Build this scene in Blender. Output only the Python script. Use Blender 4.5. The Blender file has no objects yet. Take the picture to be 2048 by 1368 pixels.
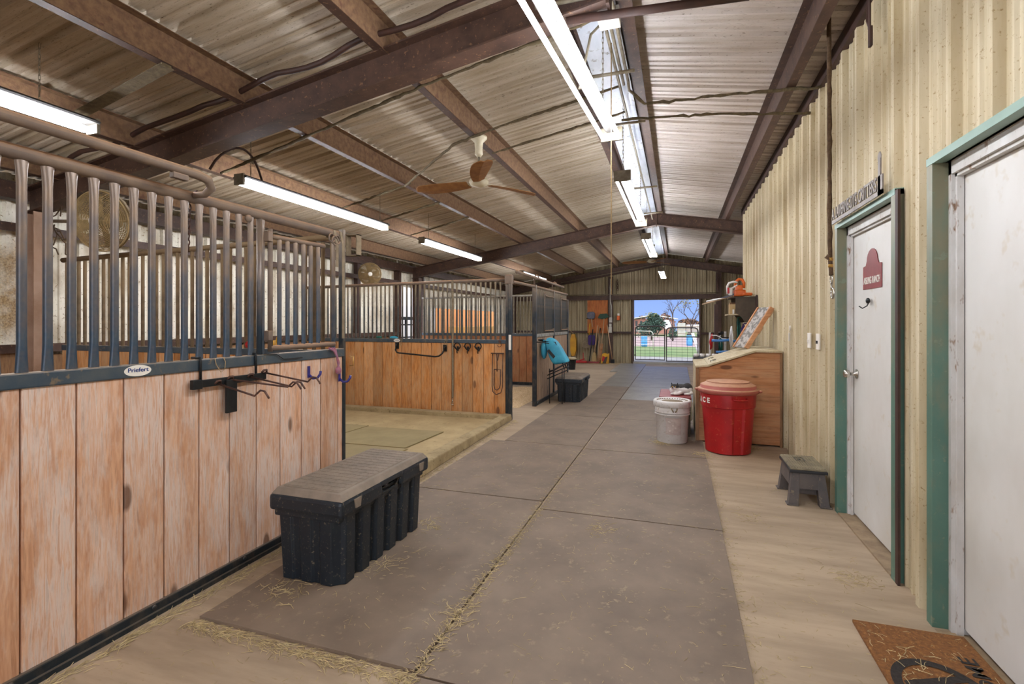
import bpy, bmesh, math, random
from mathutils import Vector, Matrix
random.seed(7)
PI = math.pi
sc = bpy.context.scene
COL = sc.collection
# ------------------------------------------------------------------ camera
TH = math.atan(.331)
cam_d = bpy.data.cameras.new('camera'); cam = bpy.data.objects.new('camera', cam_d); COL.objects.link(cam)
cam.location = (0, 0, 1.42); cam.rotation_euler = (PI/2, 0, TH)
cam_d.sensor_width = 36; cam_d.lens = 36*1000/2048; cam_d.shift_y = -39/2048; cam_d.clip_start = .05; cam_d.clip_end = 600
sc.camera = cam
sc.view_settings.view_transform = 'Standard'; sc.view_settings.look = 'None'
sc.view_settings.gamma = 1; sc.view_settings.use_curve_mapping = False
sc.view_settings.exposure = 0.38
TUBE = 74.0          # strength of the fluorescent tubes
SKY = 1.0
# ------------------------------------------------------------------ sky
w = bpy.data.worlds.new('World'); sc.world = w; w.use_nodes = True
nt = w.node_tree; nt.nodes.clear()
def N(t, **k):
    n = nt.nodes.new(t)
    for a, b in k.items(): setattr(n, a, b)
    return n
tc = N('ShaderNodeTexCoord'); sep = N('ShaderNodeSeparateXYZ'); nt.links.new(tc.outputs['Generated'], sep.inputs[0])
mr = N('ShaderNodeMapRange'); mr.inputs[1].default_value = -.35; mr.inputs[2].default_value = .75
nt.links.new(sep.outputs['Y'], mr.inputs[0])
mz = N('ShaderNodeMapRange'); mz.inputs[1].default_value = -.02; mz.inputs[2].default_value = .22
nt.links.new(sep.outputs['Z'], mz.inputs[0])
mxz = N('ShaderNodeMix', data_type='RGBA'); mxz.inputs[6].default_value = (.30, .44, .80, 1); mxz.inputs[7].default_value = (.10, .22, .68, 1)
nt.links.new(mz.outputs[0], mxz.inputs[0])
mx = N('ShaderNodeMix', data_type='RGBA'); mx.inputs[6].default_value = (3.0, 3.1, 3.5, 1)
nt.links.new(mr.outputs[0], mx.inputs[0]); nt.links.new(mxz.outputs[2], mx.inputs[7])
bg = N('ShaderNodeBackground'); bg.inputs[1].default_value = SKY; nt.links.new(mx.outputs[2], bg.inputs[0])
out = N('ShaderNodeOutputWorld'); nt.links.new(bg.outputs[0], out.inputs[0])

# ------------------------------------------------------------------ materials
def lin(c):
    if isinstance(c, str): c = [int(c[i:i+2], 16) for i in (0, 2, 4)]
    return tuple((v/255/12.92 if v/255 <= .04045 else ((v/255+.055)/1.055)**2.4) for v in c) + (1,)
def _nt(name):
    m = bpy.data.materials.new(name); m.use_nodes = True; t = m.node_tree; t.nodes.clear()
    o = t.nodes.new('ShaderNodeOutputMaterial'); b = t.nodes.new('ShaderNodeBsdfPrincipled')
    t.links.new(b.outputs[0], o.inputs[0]); return m, t, b
def noise(t, vec, scale, detail=5, rough=.6, dist=0):
    n = t.nodes.new('ShaderNodeTexNoise'); n.inputs['Scale'].default_value = scale; n.inputs['Detail'].default_value = detail
    n.inputs['Roughness'].default_value = rough; n.inputs['Distortion'].default_value = dist; t.links.new(vec, n.inputs['Vector']); return n.outputs[0]
def mapping(t, sock, s):
    n = t.nodes.new('ShaderNodeMapping'); n.inputs['Scale'].default_value = s; t.links.new(sock, n.inputs[0]); return n.outputs[0]
def mrange(t, v, a, b, c=0, d=1):
    n = t.nodes.new('ShaderNodeMapRange'); n.inputs[1].default_value = a; n.inputs[2].default_value = b; n.inputs[3].default_value = c; n.inputs[4].default_value = d
    t.links.new(v, n.inputs[0]); return n.outputs[0]
def mixc(t, f, a, b, mode='MIX'):
    n = t.nodes.new('ShaderNodeMix'); n.data_type = 'RGBA'; n.blend_type = mode
    for i, v in ((0, f), (6, a), (7, b)):
        if hasattr(v, 'links') or isinstance(v, bpy.types.NodeSocket): t.links.new(v, n.inputs[i])
        else: n.inputs[i].default_value = v
    return n.outputs[2]
def math_(t, op, a, b):
    n = t.nodes.new('ShaderNodeMath'); n.operation = op
    for i, v in ((0, a), (1, b)):
        if isinstance(v, bpy.types.NodeSocket): t.links.new(v, n.inputs[i])
        else: n.inputs[i].default_value = v
    return n.outputs[0]
def bump(t, b, h, strength, dist=.01):
    n = t.nodes.new('ShaderNodeBump'); n.inputs['Strength'].default_value = strength; n.inputs['Distance'].default_value = dist
    t.links.new(h, n.inputs['Height']); t.links.new(n.outputs[0], b.inputs['Normal'])
def mat(name, c, c2=None, sc_=6, st=(1, 1, 1), r=.6, m=0, bp=0, lo=.35, hi=.65, isl=0, dust=None, speck=None, emis=None, dist=0, low=None):
    m_, t, b = _nt(name)
    b.inputs['Roughness'].default_value = r; b.inputs['Metallic'].default_value = m
    col = lin(c)
    tcn = t.nodes.new('ShaderNodeTexCoord'); o = tcn.outputs['Object']
    if c2:
        n = noise(t, mapping(t, o, st), sc_, dist=dist); f = mrange(t, n, lo, hi)
        col = mixc(t, f, lin(c), lin(c2))
        if bp: bump(t, b, n, bp)
    if low:   # dirt colour, z0, z1 : rises with height in the thing itself
        sp = t.nodes.new('ShaderNodeSeparateXYZ'); t.links.new(o, sp.inputs[0])
        nz = noise(t, mapping(t, o, (1, 1, .5)), 14)
        f = math_(t, 'ADD', mrange(t, sp.outputs[2], low[1], low[2]), mrange(t, nz, .3, .7, -.35, .35))
        n2 = t.nodes.new('ShaderNodeClamp'); t.links.new(f, n2.inputs[0])
        col = mixc(t, n2.outputs[0], col, lin(low[0]))
    if speck:
        n3 = noise(t, mapping(t, o, speck[2] if len(speck) > 2 else (1, 1, 1)), speck[1], 3, .7); f3 = mrange(t, n3, .60, .70)
        col = mixc(t, f3, col, lin(speck[0]))
    if isl:
        g = t.nodes.new('ShaderNodeNewGeometry'); h = t.nodes.new('ShaderNodeHueSaturation')
        t.links.new(mrange(t, g.outputs['Random Per Island'], 0, 1, 1-isl, 1+isl), h.inputs['Value'])
        if isinstance(col, bpy.types.NodeSocket): t.links.new(col, h.inputs['Color'])
        else: h.inputs['Color'].default_value = col
        col = h.outputs[0]
    if dust:  # dust lying on upward faces
        g = t.nodes.new('ShaderNodeNewGeometry'); sp = t.nodes.new('ShaderNodeSeparateXYZ'); t.links.new(g.outputs['True Normal'], sp.inputs[0])
        f = math_(t, 'MULTIPLY', mrange(t, sp.outputs[2], .05, .8), mrange(t, noise(t, o, 25), .25, .55, dust[1]*.6, dust[1]))
        col = mixc(t, f, col, lin(dust[0]))
    if isinstance(col, bpy.types.NodeSocket): t.links.new(col, b.inputs['Base Color'])
    else: b.inputs['Base Color'].default_value = col
    if emis: b.inputs['Emission Color'].default_value = lin(emis[0]); b.inputs['Emission Strength'].default_value = emis[1]
    return m_
def wood(name, c1, c2, bleach, knot='5a3418', amt=.5, r=.7, gs=1.0, isl=.12, ax='z'):
    m_, t, b = _nt(name); b.inputs['Roughness'].default_value = r
    tcn = t.nodes.new('ShaderNodeTexCoord'); o = tcn.outputs['Object']
    g = t.nodes.new('ShaderNodeNewGeometry'); ri = g.outputs['Random Per Island']
    va = t.nodes.new('ShaderNodeVectorMath'); va.operation = 'ADD'; cb = t.nodes.new('ShaderNodeCombineXYZ')
    off = math_(t, 'MULTIPLY', ri, 37.0); t.links.new(off, cb.inputs[0]); t.links.new(off, cb.inputs[2]); t.links.new(o, va.inputs[0]); t.links.new(cb.outputs[0], va.inputs[1])
    v = va.outputs[0]
    S = {'z': (1, 1, .07), 'y': (1, .07, 1), 'x': (.07, 1, 1)}[ax]
    fine = noise(t, mapping(t, v, tuple(a*gs for a in S)), 95, 4, .6, .6)
    broad = noise(t, mapping(t, v, tuple(a*gs for a in (S[0], S[1], S[2]*1.4))), 26, 4, .55, 2.2)
    col = mixc(t, mrange(t, broad, .38, .62), lin(c1), lin(c2))
    ble = noise(t, mapping(t, v, tuple(max(a, .3) for a in S)), 4.5, 6, .72)
    f = math_(t, 'MULTIPLY', mrange(t, ble, .40, .58), mrange(t, fine, .40, .58, .25, amt+.4))
    col = mixc(t, f, col, lin(bleach))
    f2 = mrange(t, fine, .50, .72, 0, .35); col = mixc(t, f2, col, lin(knot))
    vo = t.nodes.new('ShaderNodeTexVoronoi'); vo.inputs['Scale'].default_value = 1
    K = {'z': (4.5, 4.5, 1.7), 'y': (4.5, 1.7, 4.5), 'x': (1.7, 4.5, 4.5)}[ax]
    t.links.new(mapping(t, v, K), vo.inputs['Vector'])
    col = mixc(t, mrange(t, vo.outputs['Distance'], .095, .135, .8, 0), col, lin(knot))
    h = t.nodes.new('ShaderNodeHueSaturation'); t.links.new(mrange(t, ri, 0, 1, 1-isl, 1+isl), h.inputs['Value']); t.links.new(col, h.inputs['Color'])
    t.links.new(h.outputs[0], b.inputs['Base Color']); bump(t, b, fine, .35, .004); return m_
M = {}
M['pine'] = wood('weathered pine', 'cd9f7c', 'b78562', 'd8c3b3', amt=.75)
M['pine_gold'] = wood('golden pine', 'c98a4c', 'a8682f', 'c9a57c', amt=.35, isl=.2)
M['pine_red'] = wood('red stained pine', 'a5673a', '85502c', 'a88058', amt=.3)
M['plywood'] = wood('plywood', 'b87e50', '9a6238', 'c89a70', amt=.3, gs=.35, isl=.05, ax='x')
M['plywood_top'] = wood('dusty plywood', 'b7a684', 'a39270', 'c8bda0', knot='8a7450', amt=.5, gs=.4, isl=.04, ax='y')
M['plywood_orange'] = wood('orange chipboard', 'b5652c', '8c4a1e', 'c07a40', amt=.2, gs=.6, isl=.05)
M['timber'] = wood('old timber', '8f6844', '6e4c30', '9d7c58', amt=.4)
M['beam_pale'] = mat('dusty timber post', 'a48670', '8c6c54', 4, r=.8, bp=.2)
M['roof'] = mat('roof sheet', 'cdc1ae', 'a39277', 3.2, st=(.3, 5, 1), r=.5, m=.1, isl=0, speck=('6a5a44', 60, (.4, 3, 1)), lo=.3, hi=.7)
M['roof_r'] = mat('cleaner roof sheet', 'ddd3cb', 'b8aa9a', 3.2, st=(.3, 5, 1), r=.45, m=.1, speck=('8a7a68', 60, (.4, 3, 1)), lo=.3, hi=.7)
M['wallsheet'] = mat('cream wall sheet', 'd2c6a8', 'a8946c', 2.6, st=(1, 5, .35), r=.6, m=0, bp=.05, speck=('93794f', 55), lo=.3, hi=.72)
M['wallback'] = mat('tan wall sheet', 'b3a484', '8c7c5c', 2.4, st=(4, 1, .3), r=.6, speck=('6a5636', 45), lo=.3, hi=.7)
M['wallleft'] = mat('pale dirty sheet', 'efe9d8', '9c8660', 1.7, st=(1, 1.6, 1), r=.6, speck=('8d734a', 38), lo=.46, hi=.76)
M['steel_red'] = mat('red oxide steel', '523a2d', '3e2a21', 8, r=.6, dust=('8b7458', .9), bp=.1, speck=('7c5c40', 30))
M['steel_web'] = mat('dusty red oxide steel', '7c5f42', '624631', 22, r=.85, bp=.5, speck=('5c3a2a', 12))
M['steel_dark'] = mat('dark brown steel', '43291f', '32201a', 8, r=.6, bp=.1)
M['bluesteel'] = mat('blue grey painted steel', '35475a', '42525f', 10, r=.36, m=.3, dust=('9c7c60', .95), low=('86725f', 1.35, 2.0))
M['bluerail'] = mat('blue grey rail', '3b4a56', '52595c', 9, r=.45, m=.3, dust=('9c8468', .95), speck=('7a6b58', 20))
M['railtop'] = mat('dust caked rail', '7d6a58', '6a5b50', 10, r=.7, dust=('a98260', 1), bp=.2)
M['darkrail'] = mat('black blue rail', '1a262e', '283034', 10, r=.4, m=.2, dust=('77695a', .7), low=('7a6854', 1.5, 2.1))
M['silver_rail'] = mat('worn pale rail', 'a8a59c', '7c7468', 12, r=.5, m=.3, dust=('b8a88c', .8))
M['dustybar'] = mat('dust covered bar', '6e5940', '55452f', 18, r=.85, bp=.5, low=('7c6547', 1.5, 1.9))
M['concrete'] = mat('tan concrete', 'af9a80', '95816a', 2.6, st=(.5, 2.6, 1), r=.75, bp=.15, speck=('9a8565', 30, (.5, 2, 1)))
M['slab'] = mat('bay concrete', 'b09a70', '9c865e', 3, r=.8, bp=.15, speck=('8a754e', 14))
M['curb'] = mat('curb concrete', 'a8946e', '8d7a58', 6, r=.85, bp=.3, speck=('74623e', 22))
M['mat'] = mat('dusty rubber mat', '83715f', '6f5f50', 2.4, r=.66, bp=.15, isl=.07, speck=('8f7f66', 18))
M['mat_far'] = mat('rubber mat greyed with sky sheen', '8f897e', '7c776e', 2.2, r=.45, bp=.05, isl=.08, speck=('aaa493', 26))  # grey tint stands in for sky light reflected by the far mats
M['sill'] = mat('worn threshold', 'a38c6e', '7f6a52', 8, r=.7)
M['door'] = mat('white painted door', 'd9d6d0', 'c9c3b8', 1.4, st=(1, 1, .6), r=.5, speck=('ccc3b3', 7))
M['frame_white'] = mat('white wood frame', 'd2d0cc', 'b9b3aa', 5, st=(1, 1, .5), r=.55, speck=('8b6f58', 24, (1, 1, .4)))
M['green'] = mat('green painted trim', '56796a', '4c6d5e', 3, r=.45, speck=('76806a', 20), low=('78745a', .9, 2.1))
M['green_pale'] = mat('pale green trim', '90aa9c', '7f9a8c', 3, r=.45)
M['trunk'] = mat('dark blue plastic', '141d26', '1a242c', 8, r=.42, speck=('6b6252', 60), bp=.03)
M['trunk_side'] = mat('muddy dark plastic', '29261f', '1a2228', 7, st=(1, 1, .5), r=.6, speck=('6e5e48', 34))
M['trunk_lid'] = mat('dusty plastic lid', '8b7c6c', '786b5d', 9, r=.75, bp=.1)
M['black'] = mat('black plastic', '1b1c1d', '26262a', 9, r=.45)
M['blackmetal'] = mat('black steel', '1e2022', '2b2c2c', 12, r=.4, m=.5)
M['rust'] = mat('rusty rod', '6a4a3c', '3c2c28', 20, r=.55, m=.4)
M['chrome'] = mat('chrome', 'c8c4bc', 'aaa69c', 20, r=.2, m=.9)
M['galv'] = mat('galvanised conduit', '8a8170', '6f6450', 15, r=.5, m=.4, dust=('8d7858', .9))
M['cobweb'] = mat('cobwebbed conduit', '6d5f45', '4f4430', 30, r=.9, bp=.6)
M['white_metal'] = mat('white enamel', 'c8c4ba', 'b2aca0', 8, r=.4)
M['reflector'] = mat('dusty dark grey fixture', '2e2b27', '24211e', 8, r=.7)
M['tube'] = mat('fluorescent tube', 'ffffff', emis=('f4f7ff', TUBE))
M['red'] = mat('red plastic', 'b01418', '981014', 4, r=.42, speck=('b85038', 30))
M['red_lid'] = mat('dusty red lid', 'a8584a', '9a4c40', 6, r=.6, dust=('b98c6c', .95))
M['white_plastic'] = mat('white plastic', 'dcd9d6', 'ccc6c0', 5, r=.5, speck=('a89c8c', 30))
M['label_grey'] = mat('scuffed label', 'b8aaa2', 'a4948c', 12, r=.7, speck=('cfc8c0', 22))
M['stool'] = mat('dusty brown plastic', '5f5650', '4c4746', 6, r=.6, speck=('7a6b58', 25))
M['stool_top'] = mat('dusty step top', '8e8268', '6f6450', 12, r=.75)
M['coir'] = mat('coir', '8a5a2a', '6c4420', 60, r=.95, bp=.8, speck=('a97c46', 90))
M['coir_black'] = mat('black coir', '241f1c', '342c26', 60, r=.95, bp=.8)
M['maroon'] = mat('maroon vinyl', '7a2a2a', '8a3432', 9, r=.5)
M['offwhite'] = mat('off white vinyl', 'e8e2d6', r=.5)
M['navy'] = mat('navy print', '1b3c78', r=.5)
M['purple'] = mat('purple plastic', '34307c', '2a2868', 9, r=.35)
M['plum'] = mat('purple strap', '3c1e66', '2c164c', 9, r=.7)
M['pinkrope'] = mat('pink rope', 'a05c68', '8c6c80', 60, r=.9, bp=.4)
M['tealcloth'] = mat('turquoise cloth', '3fa9c4', '348fb0', 5, r=.6, bp=.1, speck=('5abbd2', 12))
M['tealdark'] = mat('teal strap', '1d6a5c', '154a42', 9, r=.7)
M['rope_brown'] = mat('dusty rope', '5c4630', '46331f', 50, r=.95, bp=.6)
M['rope_beige'] = mat('beige rope', 'b59a72', '987c55', 50, r=.9, bp=.3)
M['straprag'] = mat('dusty strap', '8c7c64', '73644e', 20, r=.9)
M['brass'] = mat('brass', 'b8904a', r=.3, m=.8)
M['orange'] = mat('orange plastic', 'd8661c', 'c0561a', 9, r=.4)
M['yellow'] = mat('yellow plastic', 'cf9a1a', 'b8801a', 5, r=.45)
M['blue'] = mat('blue foam', '3f78b4', '356aa2', 8, r=.6)
M['cabinet'] = mat('dark brown board', '4e4132', '3f3428', 9, r=.7)
M['chalk'] = mat('grey painted sign face', 'a8a098', '6a6660', 22, r=.7, lo=.45, hi=.55)
M['card'] = mat('cardboard', 'b79a6c', 'a0845a', 5, r=.8)
M['fan_cage'] = mat('dusty fan cage', '94794e', '75603c', 14, r=.75)
M['fan_blade'] = mat('dust caked blade', '9c6c3a', '84582e', 14, r=.9, bp=.4)
M['cream'] = mat('cream enamel', 'd8d0b8', 'c4b896', 8, r=.45)
M['straw'] = mat('straw', 'bfac80', 'a08c62', 30, r=.8, isl=.3)
M['shavings'] = mat('wood shavings', 'd8c09a', 'b4966c', 45, r=.9, bp=.9, isl=.2)
M['hay'] = mat('hay', 'b98a4c', '9a6c34', 30, st=(1, 1, 6), r=.95, bp=.7)
M['signmetal'] = mat('grey cut steel', '8c837c', '78706a', 10, r=.5, m=.3, dust=('a08c70', .9))
M['grey_steel'] = mat('grey shovel steel', '63626c', '4c4a52', 8, r=.45, m=.4)
M['handle'] = mat('pale wood handle', 'c2a07c', 'a5825c', 9, st=(1, 1, .2), r=.6)
M['bristle'] = mat('broom bristle', 'b49a6c', '9a8052', 40, st=(1, 1, .2), r=.9)
M['catdark'] = None
M['grass'] = mat('grass', '5f7a42', '7c8452', .6, r=.95, speck=('4a6a36', 3))
M['dirt'] = mat('arena dirt', 'a8928a', '988278', .4, r=.95)
M['gravel'] = mat('pale gravel', 'aaa69c', '96928a', 2, r=.95)
M['leaf_dark'] = mat('dark leaves', '3c5444', '2c4034', 3, r=.9, isl=.35)
M['leaf_brown'] = mat('autumn leaves', '7c5a44', '5c4434', 2, r=.9, isl=.3)
M['leaf_yel'] = mat('yellow leaves', '8c8038', '5c6438', 3, r=.9, isl=.35)
M['bark'] = mat('bark', '4c4038', '3a302c', 6, r=.95)
M['barrel'] = mat('blue barrel plastic', '4a90c4', '3c80b4', 4, r=.5)
M['housewall'] = mat('house siding', '9a6a5c', '84584c', 1, r=.8)
M['gatepipe'] = mat('brown gate pipe', '5c5048', '443a34', 10, r=.5, m=.3)
M['wire'] = mat('gate wire', '4c4844', r=.5, m=.4)

def muddy(m_, y1, z0, z1, c):
    t = m_.node_tree; b = t.nodes['Principled BSDF'] if 'Principled BSDF' in t.nodes else [n for n in t.nodes if n.type == 'BSDF_PRINCIPLED'][0]
    src = b.inputs['Base Color'].links[0].from_socket; tcn = t.nodes.new('ShaderNodeTexCoord'); o = tcn.outputs['Object']; sp = t.nodes.new('ShaderNodeSeparateXYZ'); t.links.new(o, sp.inputs[0])
    nz = noise(t, o, 3.5, 5, .7); fy = mrange(t, sp.outputs[1], y1-.15, y1+.15, 1, 0)
    fz = math_(t, 'MULTIPLY', mrange(t, sp.outputs[2], z0-.15, z0+.1), mrange(t, sp.outputs[2], z1-.25, z1+.15, 1, 0))
    f = math_(t, 'MULTIPLY', math_(t, 'MULTIPLY', fy, fz), mrange(t, nz, .32, .55, .25, .95))
    fine = noise(t, o, 60, 3); col = mixc(t, mrange(t, fine, .4, .6), lin(c), lin('b09468')); t.links.new(mixc(t, f, src, col), b.inputs['Base Color'])
muddy(M['wallleft'], 3.25-6.8, 1.30, 2.28, '7a5c34')
# ------------------------------------------------------------------ mesh builder
ORG = {}
class MB:
    def __init__(s): s.bm = bmesh.new()
    def _new(s, verts, faces, mi=0):
        vs = [s.bm.verts.new(v) for v in verts]
        for f in faces:
            try: fc = s.bm.faces.new([vs[i] for i in f]); fc.material_index = mi
            except ValueError: pass
        return vs
    def box(s, a, b, bev=0, mi=0, M_=None):
        x0, y0, z0 = [min(p, q) for p, q in zip(a, b)]; x1, y1, z1 = [max(p, q) for p, q in zip(a, b)]
        if bev:
            e = min(bev, (x1-x0)*.45, (y1-y0)*.45, (z1-z0)*.45)
            t = bmesh.new(); r = bmesh.ops.create_cube(t, size=1)
            for v in t.verts: v.co = Vector(((x0+x1)/2+v.co.x*(x1-x0), (y0+y1)/2+v.co.y*(y1-y0), (z0+z1)/2+v.co.z*(z1-z0)))
            bmesh.ops.bevel(t, geom=t.edges[:], offset=e, segments=2, affect='EDGES', profile=.6)
            s.merge(t, M_, mi); return
        vs = [(x, y, z) for x in (x0, x1) for y in (y0, y1) for z in (z0, z1)]
        if M_: vs = [M_ @ Vector(v) for v in vs]
        s._new(vs, [(0, 1, 3, 2), (4, 6, 7, 5), (0, 4, 5, 1), (2, 3, 7, 6), (0, 2, 6, 4), (1, 5, 7, 3)], mi)
    def merge(s, t, M_=None, mi=0):
        t.verts.index_update(); vs = [s.bm.verts.new((M_ @ v.co) if M_ else v.co) for v in t.verts]
        for f in t.faces:
            try: fc = s.bm.faces.new([vs[v.index] for v in f.verts]); fc.smooth = f.smooth; fc.material_index = mi
            except ValueError: pass
        t.free()
    def tube(s, pts, r, seg=10, cap=True, sx=None, mi=0, closed=False):
        pts = [Vector(p) for p in pts]; n = len(pts)
        rs = r if isinstance(r, (list, tuple)) else [r]*n
        rings = []; prev = None
        for i, p in enumerate(pts):
            if closed: d = pts[(i+1) % n]-pts[i-1]
            else: d = (pts[min(i+1, n-1)]-pts[max(i-1, 0)])
            if d.length < 1e-9: d = Vector((0, 0, 1))
            d.normalize()
            if prev is None:
                up = Vector((0, 0, 1)) if abs(d.z) < .9 else Vector((1, 0, 0)); a = d.cross(up).normalized()
            else: a = (prev - d*prev.dot(d)); a = a.normalized() if a.length > 1e-6 else d.orthogonal().normalized()
            prev = a; b = d.cross(a)
            rings.append([s.bm.verts.new(p + (a*math.cos(2*PI*k/seg) + b*math.sin(2*PI*k/seg))*rs[i]) for k in range(seg)])
        for i in range(n if closed else n-1):
            A, B = rings[i], rings[(i+1) % n]
            for k in range(seg):
                f = s.bm.faces.new((A[k], A[(k+1) % seg], B[(k+1) % seg], B[k])); f.smooth = True; f.material_index = mi
        if cap and not closed:
            for R_ in (rings[0][::-1], rings[-1]):
                f = s.bm.faces.new(R_); f.material_index = mi
    def lathe(s, prof, c=(0, 0, 0), seg=32, mi=0, ax='z', ang=2*PI, smooth=True):
        c = Vector(c); rings = []
        for (r, z) in prof:
            ring = []
            for k in range(seg):
                a = ang*k/seg; x, y = r*math.cos(a), r*math.sin(a)
                v = {'z': Vector((x, y, z)), 'x': Vector((z, x, y)), 'y': Vector((x, z, y))}[ax]
                ring.append(s.bm.verts.new(c+v))
            rings.append(ring)
        for i in range(len(rings)-1):
            A, B = rings[i], rings[i+1]
            for k in range(seg):
                f = s.bm.faces.new((A[k], A[(k+1) % seg], B[(k+1) % seg], B[k])); f.smooth = smooth; f.material_index = mi
        for R_ in (rings[0][::-1], rings[-1]):
            if (R_[0].co-R_[seg//2].co).length > 1e-5: s.bm.faces.new(R_).material_index = mi
    def prism(s, poly, h0, h1, ax='y', mi=0, M_=None):
        """poly in the plane across ax, extruded from h0 to h1 along ax"""
        def P(u, v, h): return {'y': Vector((u, h, v)), 'x': Vector((h, u, v)), 'z': Vector((u, v, h))}[ax]
        n = len(poly); vs = [P(u, v, h) for h in (h0, h1) for (u, v) in poly]
        if M_: vs = [M_ @ v for v in vs]
        s._new(vs, [tuple(range(n)), tuple(range(2*n-1, n-1, -1))]+[(i, i+n, (i+1) % n+n, (i+1) % n) for i in range(n)], mi)
    def ell(s, c, r, seg=16, rings=10, M_=None, mi=0):
        t = bmesh.new(); bmesh.ops.create_uvsphere(t, u_segments=seg, v_segments=rings, radius=1)
        for v in t.verts: v.co = Vector((v.co.x*r[0], v.co.y*r[1], v.co.z*r[2]))
        for f in t.faces: f.smooth = True
        mm = Matrix.Translation(Vector(c)) @ (M_ if M_ else Matrix.Identity(4)); s.merge(t, mm, mi)
    def build(s, name, m, parent=None, world=True, bev=0):
        me = bpy.data.meshes.new(name); bm = s.bm
        bmesh.ops.recalc_face_normals(bm, faces=bm.faces[:])
        if world and parent is not None:
            o = ORG.get(parent.name, Vector((0, 0, 0)))
            for v in bm.verts: v.co -= o
        org = ORG.get(parent.name, Vector((0, 0, 0))) if parent is not None else Vector((0, 0, 0))
        if parent is None and world:   # put the origin at the base of the thing
            xs = [v.co.x for v in bm.verts]; ys = [v.co.y for v in bm.verts]; zs = [v.co.z for v in bm.verts]
            org = Vector(((min(xs)+max(xs))/2, (min(ys)+max(ys))/2, min(zs)))
            for v in bm.verts: v.co -= org
        bm.to_mesh(me); bm.free()
        for x in (m if isinstance(m, (list, tuple)) else [m]): me.materials.append(x)
        ob = bpy.data.objects.new(name, me); COL.objects.link(ob)
        if parent is not None: ob.parent = parent
        elif world: ob.location = org
        ORG[ob.name] = org
        if bev:
            md = ob.modifiers.new('bevel', 'BEVEL'); md.width = bev; md.segments = 2; md.limit_method = 'ANGLE'
        return ob
def tag(o, label, cat, group=None, kind=None):
    if label: o['label'] = label
    if cat: o['category'] = cat
    if group: o['group'] = group
    if kind: o['kind'] = kind
    return o
def thing(name, loc, label, cat, group=None, rz=0, kind=None):
    o = bpy.data.objects.new(name, None); COL.objects.link(o); o.location = loc; o.rotation_euler = (0, 0, rz)
    o.empty_display_size = .1; ORG[o.name] = Vector(loc); return tag(o, label, cat, group, kind)
def struct(o, label=None, cat='structure'):
    o['kind'] = 'structure'; o['label'] = label or o.name; o['category'] = cat; return o
def copy_tree(o, parent=None):
    c = o.copy(); COL.objects.link(c)
    if parent is not None: c.parent = parent
    for ch in list(o.children): copy_tree(ch, c)
    return c
def text_mb(body, size, depth, M_, align='CENTER', bold=0):
    cu = bpy.data.curves.new('t', 'FONT'); cu.body = body; cu.size = size; cu.extrude = depth; cu.align_x = align; cu.align_y = 'CENTER'; cu.offset = bold
    ob = bpy.data.objects.new('t', cu); COL.objects.link(ob)
    dg = bpy.context.evaluated_depsgraph_get(); me = bpy.data.meshes.new_from_object(ob.evaluated_get(dg))
    bpy.data.objects.remove(ob); bpy.data.curves.remove(cu)
    mb = MB(); t = bmesh.new(); t.from_mesh(me); bpy.data.meshes.remove(me); mb.merge(t, M_); return mb
def frame(o, right, up):
    r = Vector(right).normalized(); u = Vector(up).normalized(); n = r.cross(u)
    return Matrix.Translation(Vector(o)) @ Matrix((r, u, n)).transposed().to_4x4()
def arc(c, r, a0, a1, n, plane='xz', off=0):
    P_ = []
    for i in range(n+1):
        a = a0+(a1-a0)*i/n; u, v = r*math.cos(a), r*math.sin(a)
        P_.append({'xz': (c[0]+u, c[1], c[2]+v), 'yz': (c[0], c[1]+u, c[2]+v), 'xy': (c[0]+u, c[1]+v, c[2])}[plane])
    return P_

# ================================================================== THE SETTING
RX, RZ, SL = -.40, 3.80, 1/6       # ridge line and roof slope
def roof(x): return RZ-abs(x-RX)*SL
XR, XL, YB, YF = 1.14, -6.05, 17.9, -4.3
# floor
mb = MB(); mb.box((-7, -6, -.2), (5.6, 18.3, 0)); struct(mb.build('floor', M['concrete']), 'tan dusty concrete floor of the barn aisle', 'floor')
mb = MB(); mb.box((-1.44, 17.55, 0), (.69, 18.6, .075)); struct(mb.build('trim_1', M['gravel']), 'pale raised concrete sill in the far doorway', 'sill')
# bay slab with sloping top
mb = MB()
mb._new([(-5.9, 3.29, 0), (-2.36, 3.29, 0), (-2.36, 6.9, 0), (-5.9, 6.9, 0), (-5.9, 3.29, .06), (-2.36, 3.29, .10), (-2.36, 6.9, .025), (-5.9, 6.9, .02)],
        [(0, 3, 2, 1), (4, 5, 6, 7), (0, 1, 5, 4), (1, 2, 6, 5), (2, 3, 7, 6), (3, 0, 4, 7)])
struct(mb.build('floor', M['slab']), 'sloping tan concrete floor of the open bay', 'floor')
mb = MB()
prof = [(-2.38, 3.3), (-2.20, 3.3), (-2.29, 6.93), (-2.42, 6.93)]
mb._new([(x, y, 0) for x, y in prof]+[(-2.37, 3.3, .115), (-2.215, 3.3, .105), (-2.30, 6.93, .085), (-2.42, 6.93, .09)],
        [(3, 2, 1, 0), (4, 5, 6, 7), (0, 1, 5, 4), (1, 2, 6, 5), (2, 3, 7, 6), (3, 0, 4, 7)])
struct(mb.build('trim_2', M['curb'], bev=.012), 'rough concrete kerb between aisle and open bay', 'kerb')
mb = MB(); mb.box((-5.9, 6.74, 0), (-2.42, 6.90, .085), .012)
struct(mb.build('trim_3', M['curb']), 'low concrete kerb under the golden board wall', 'kerb')

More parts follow.
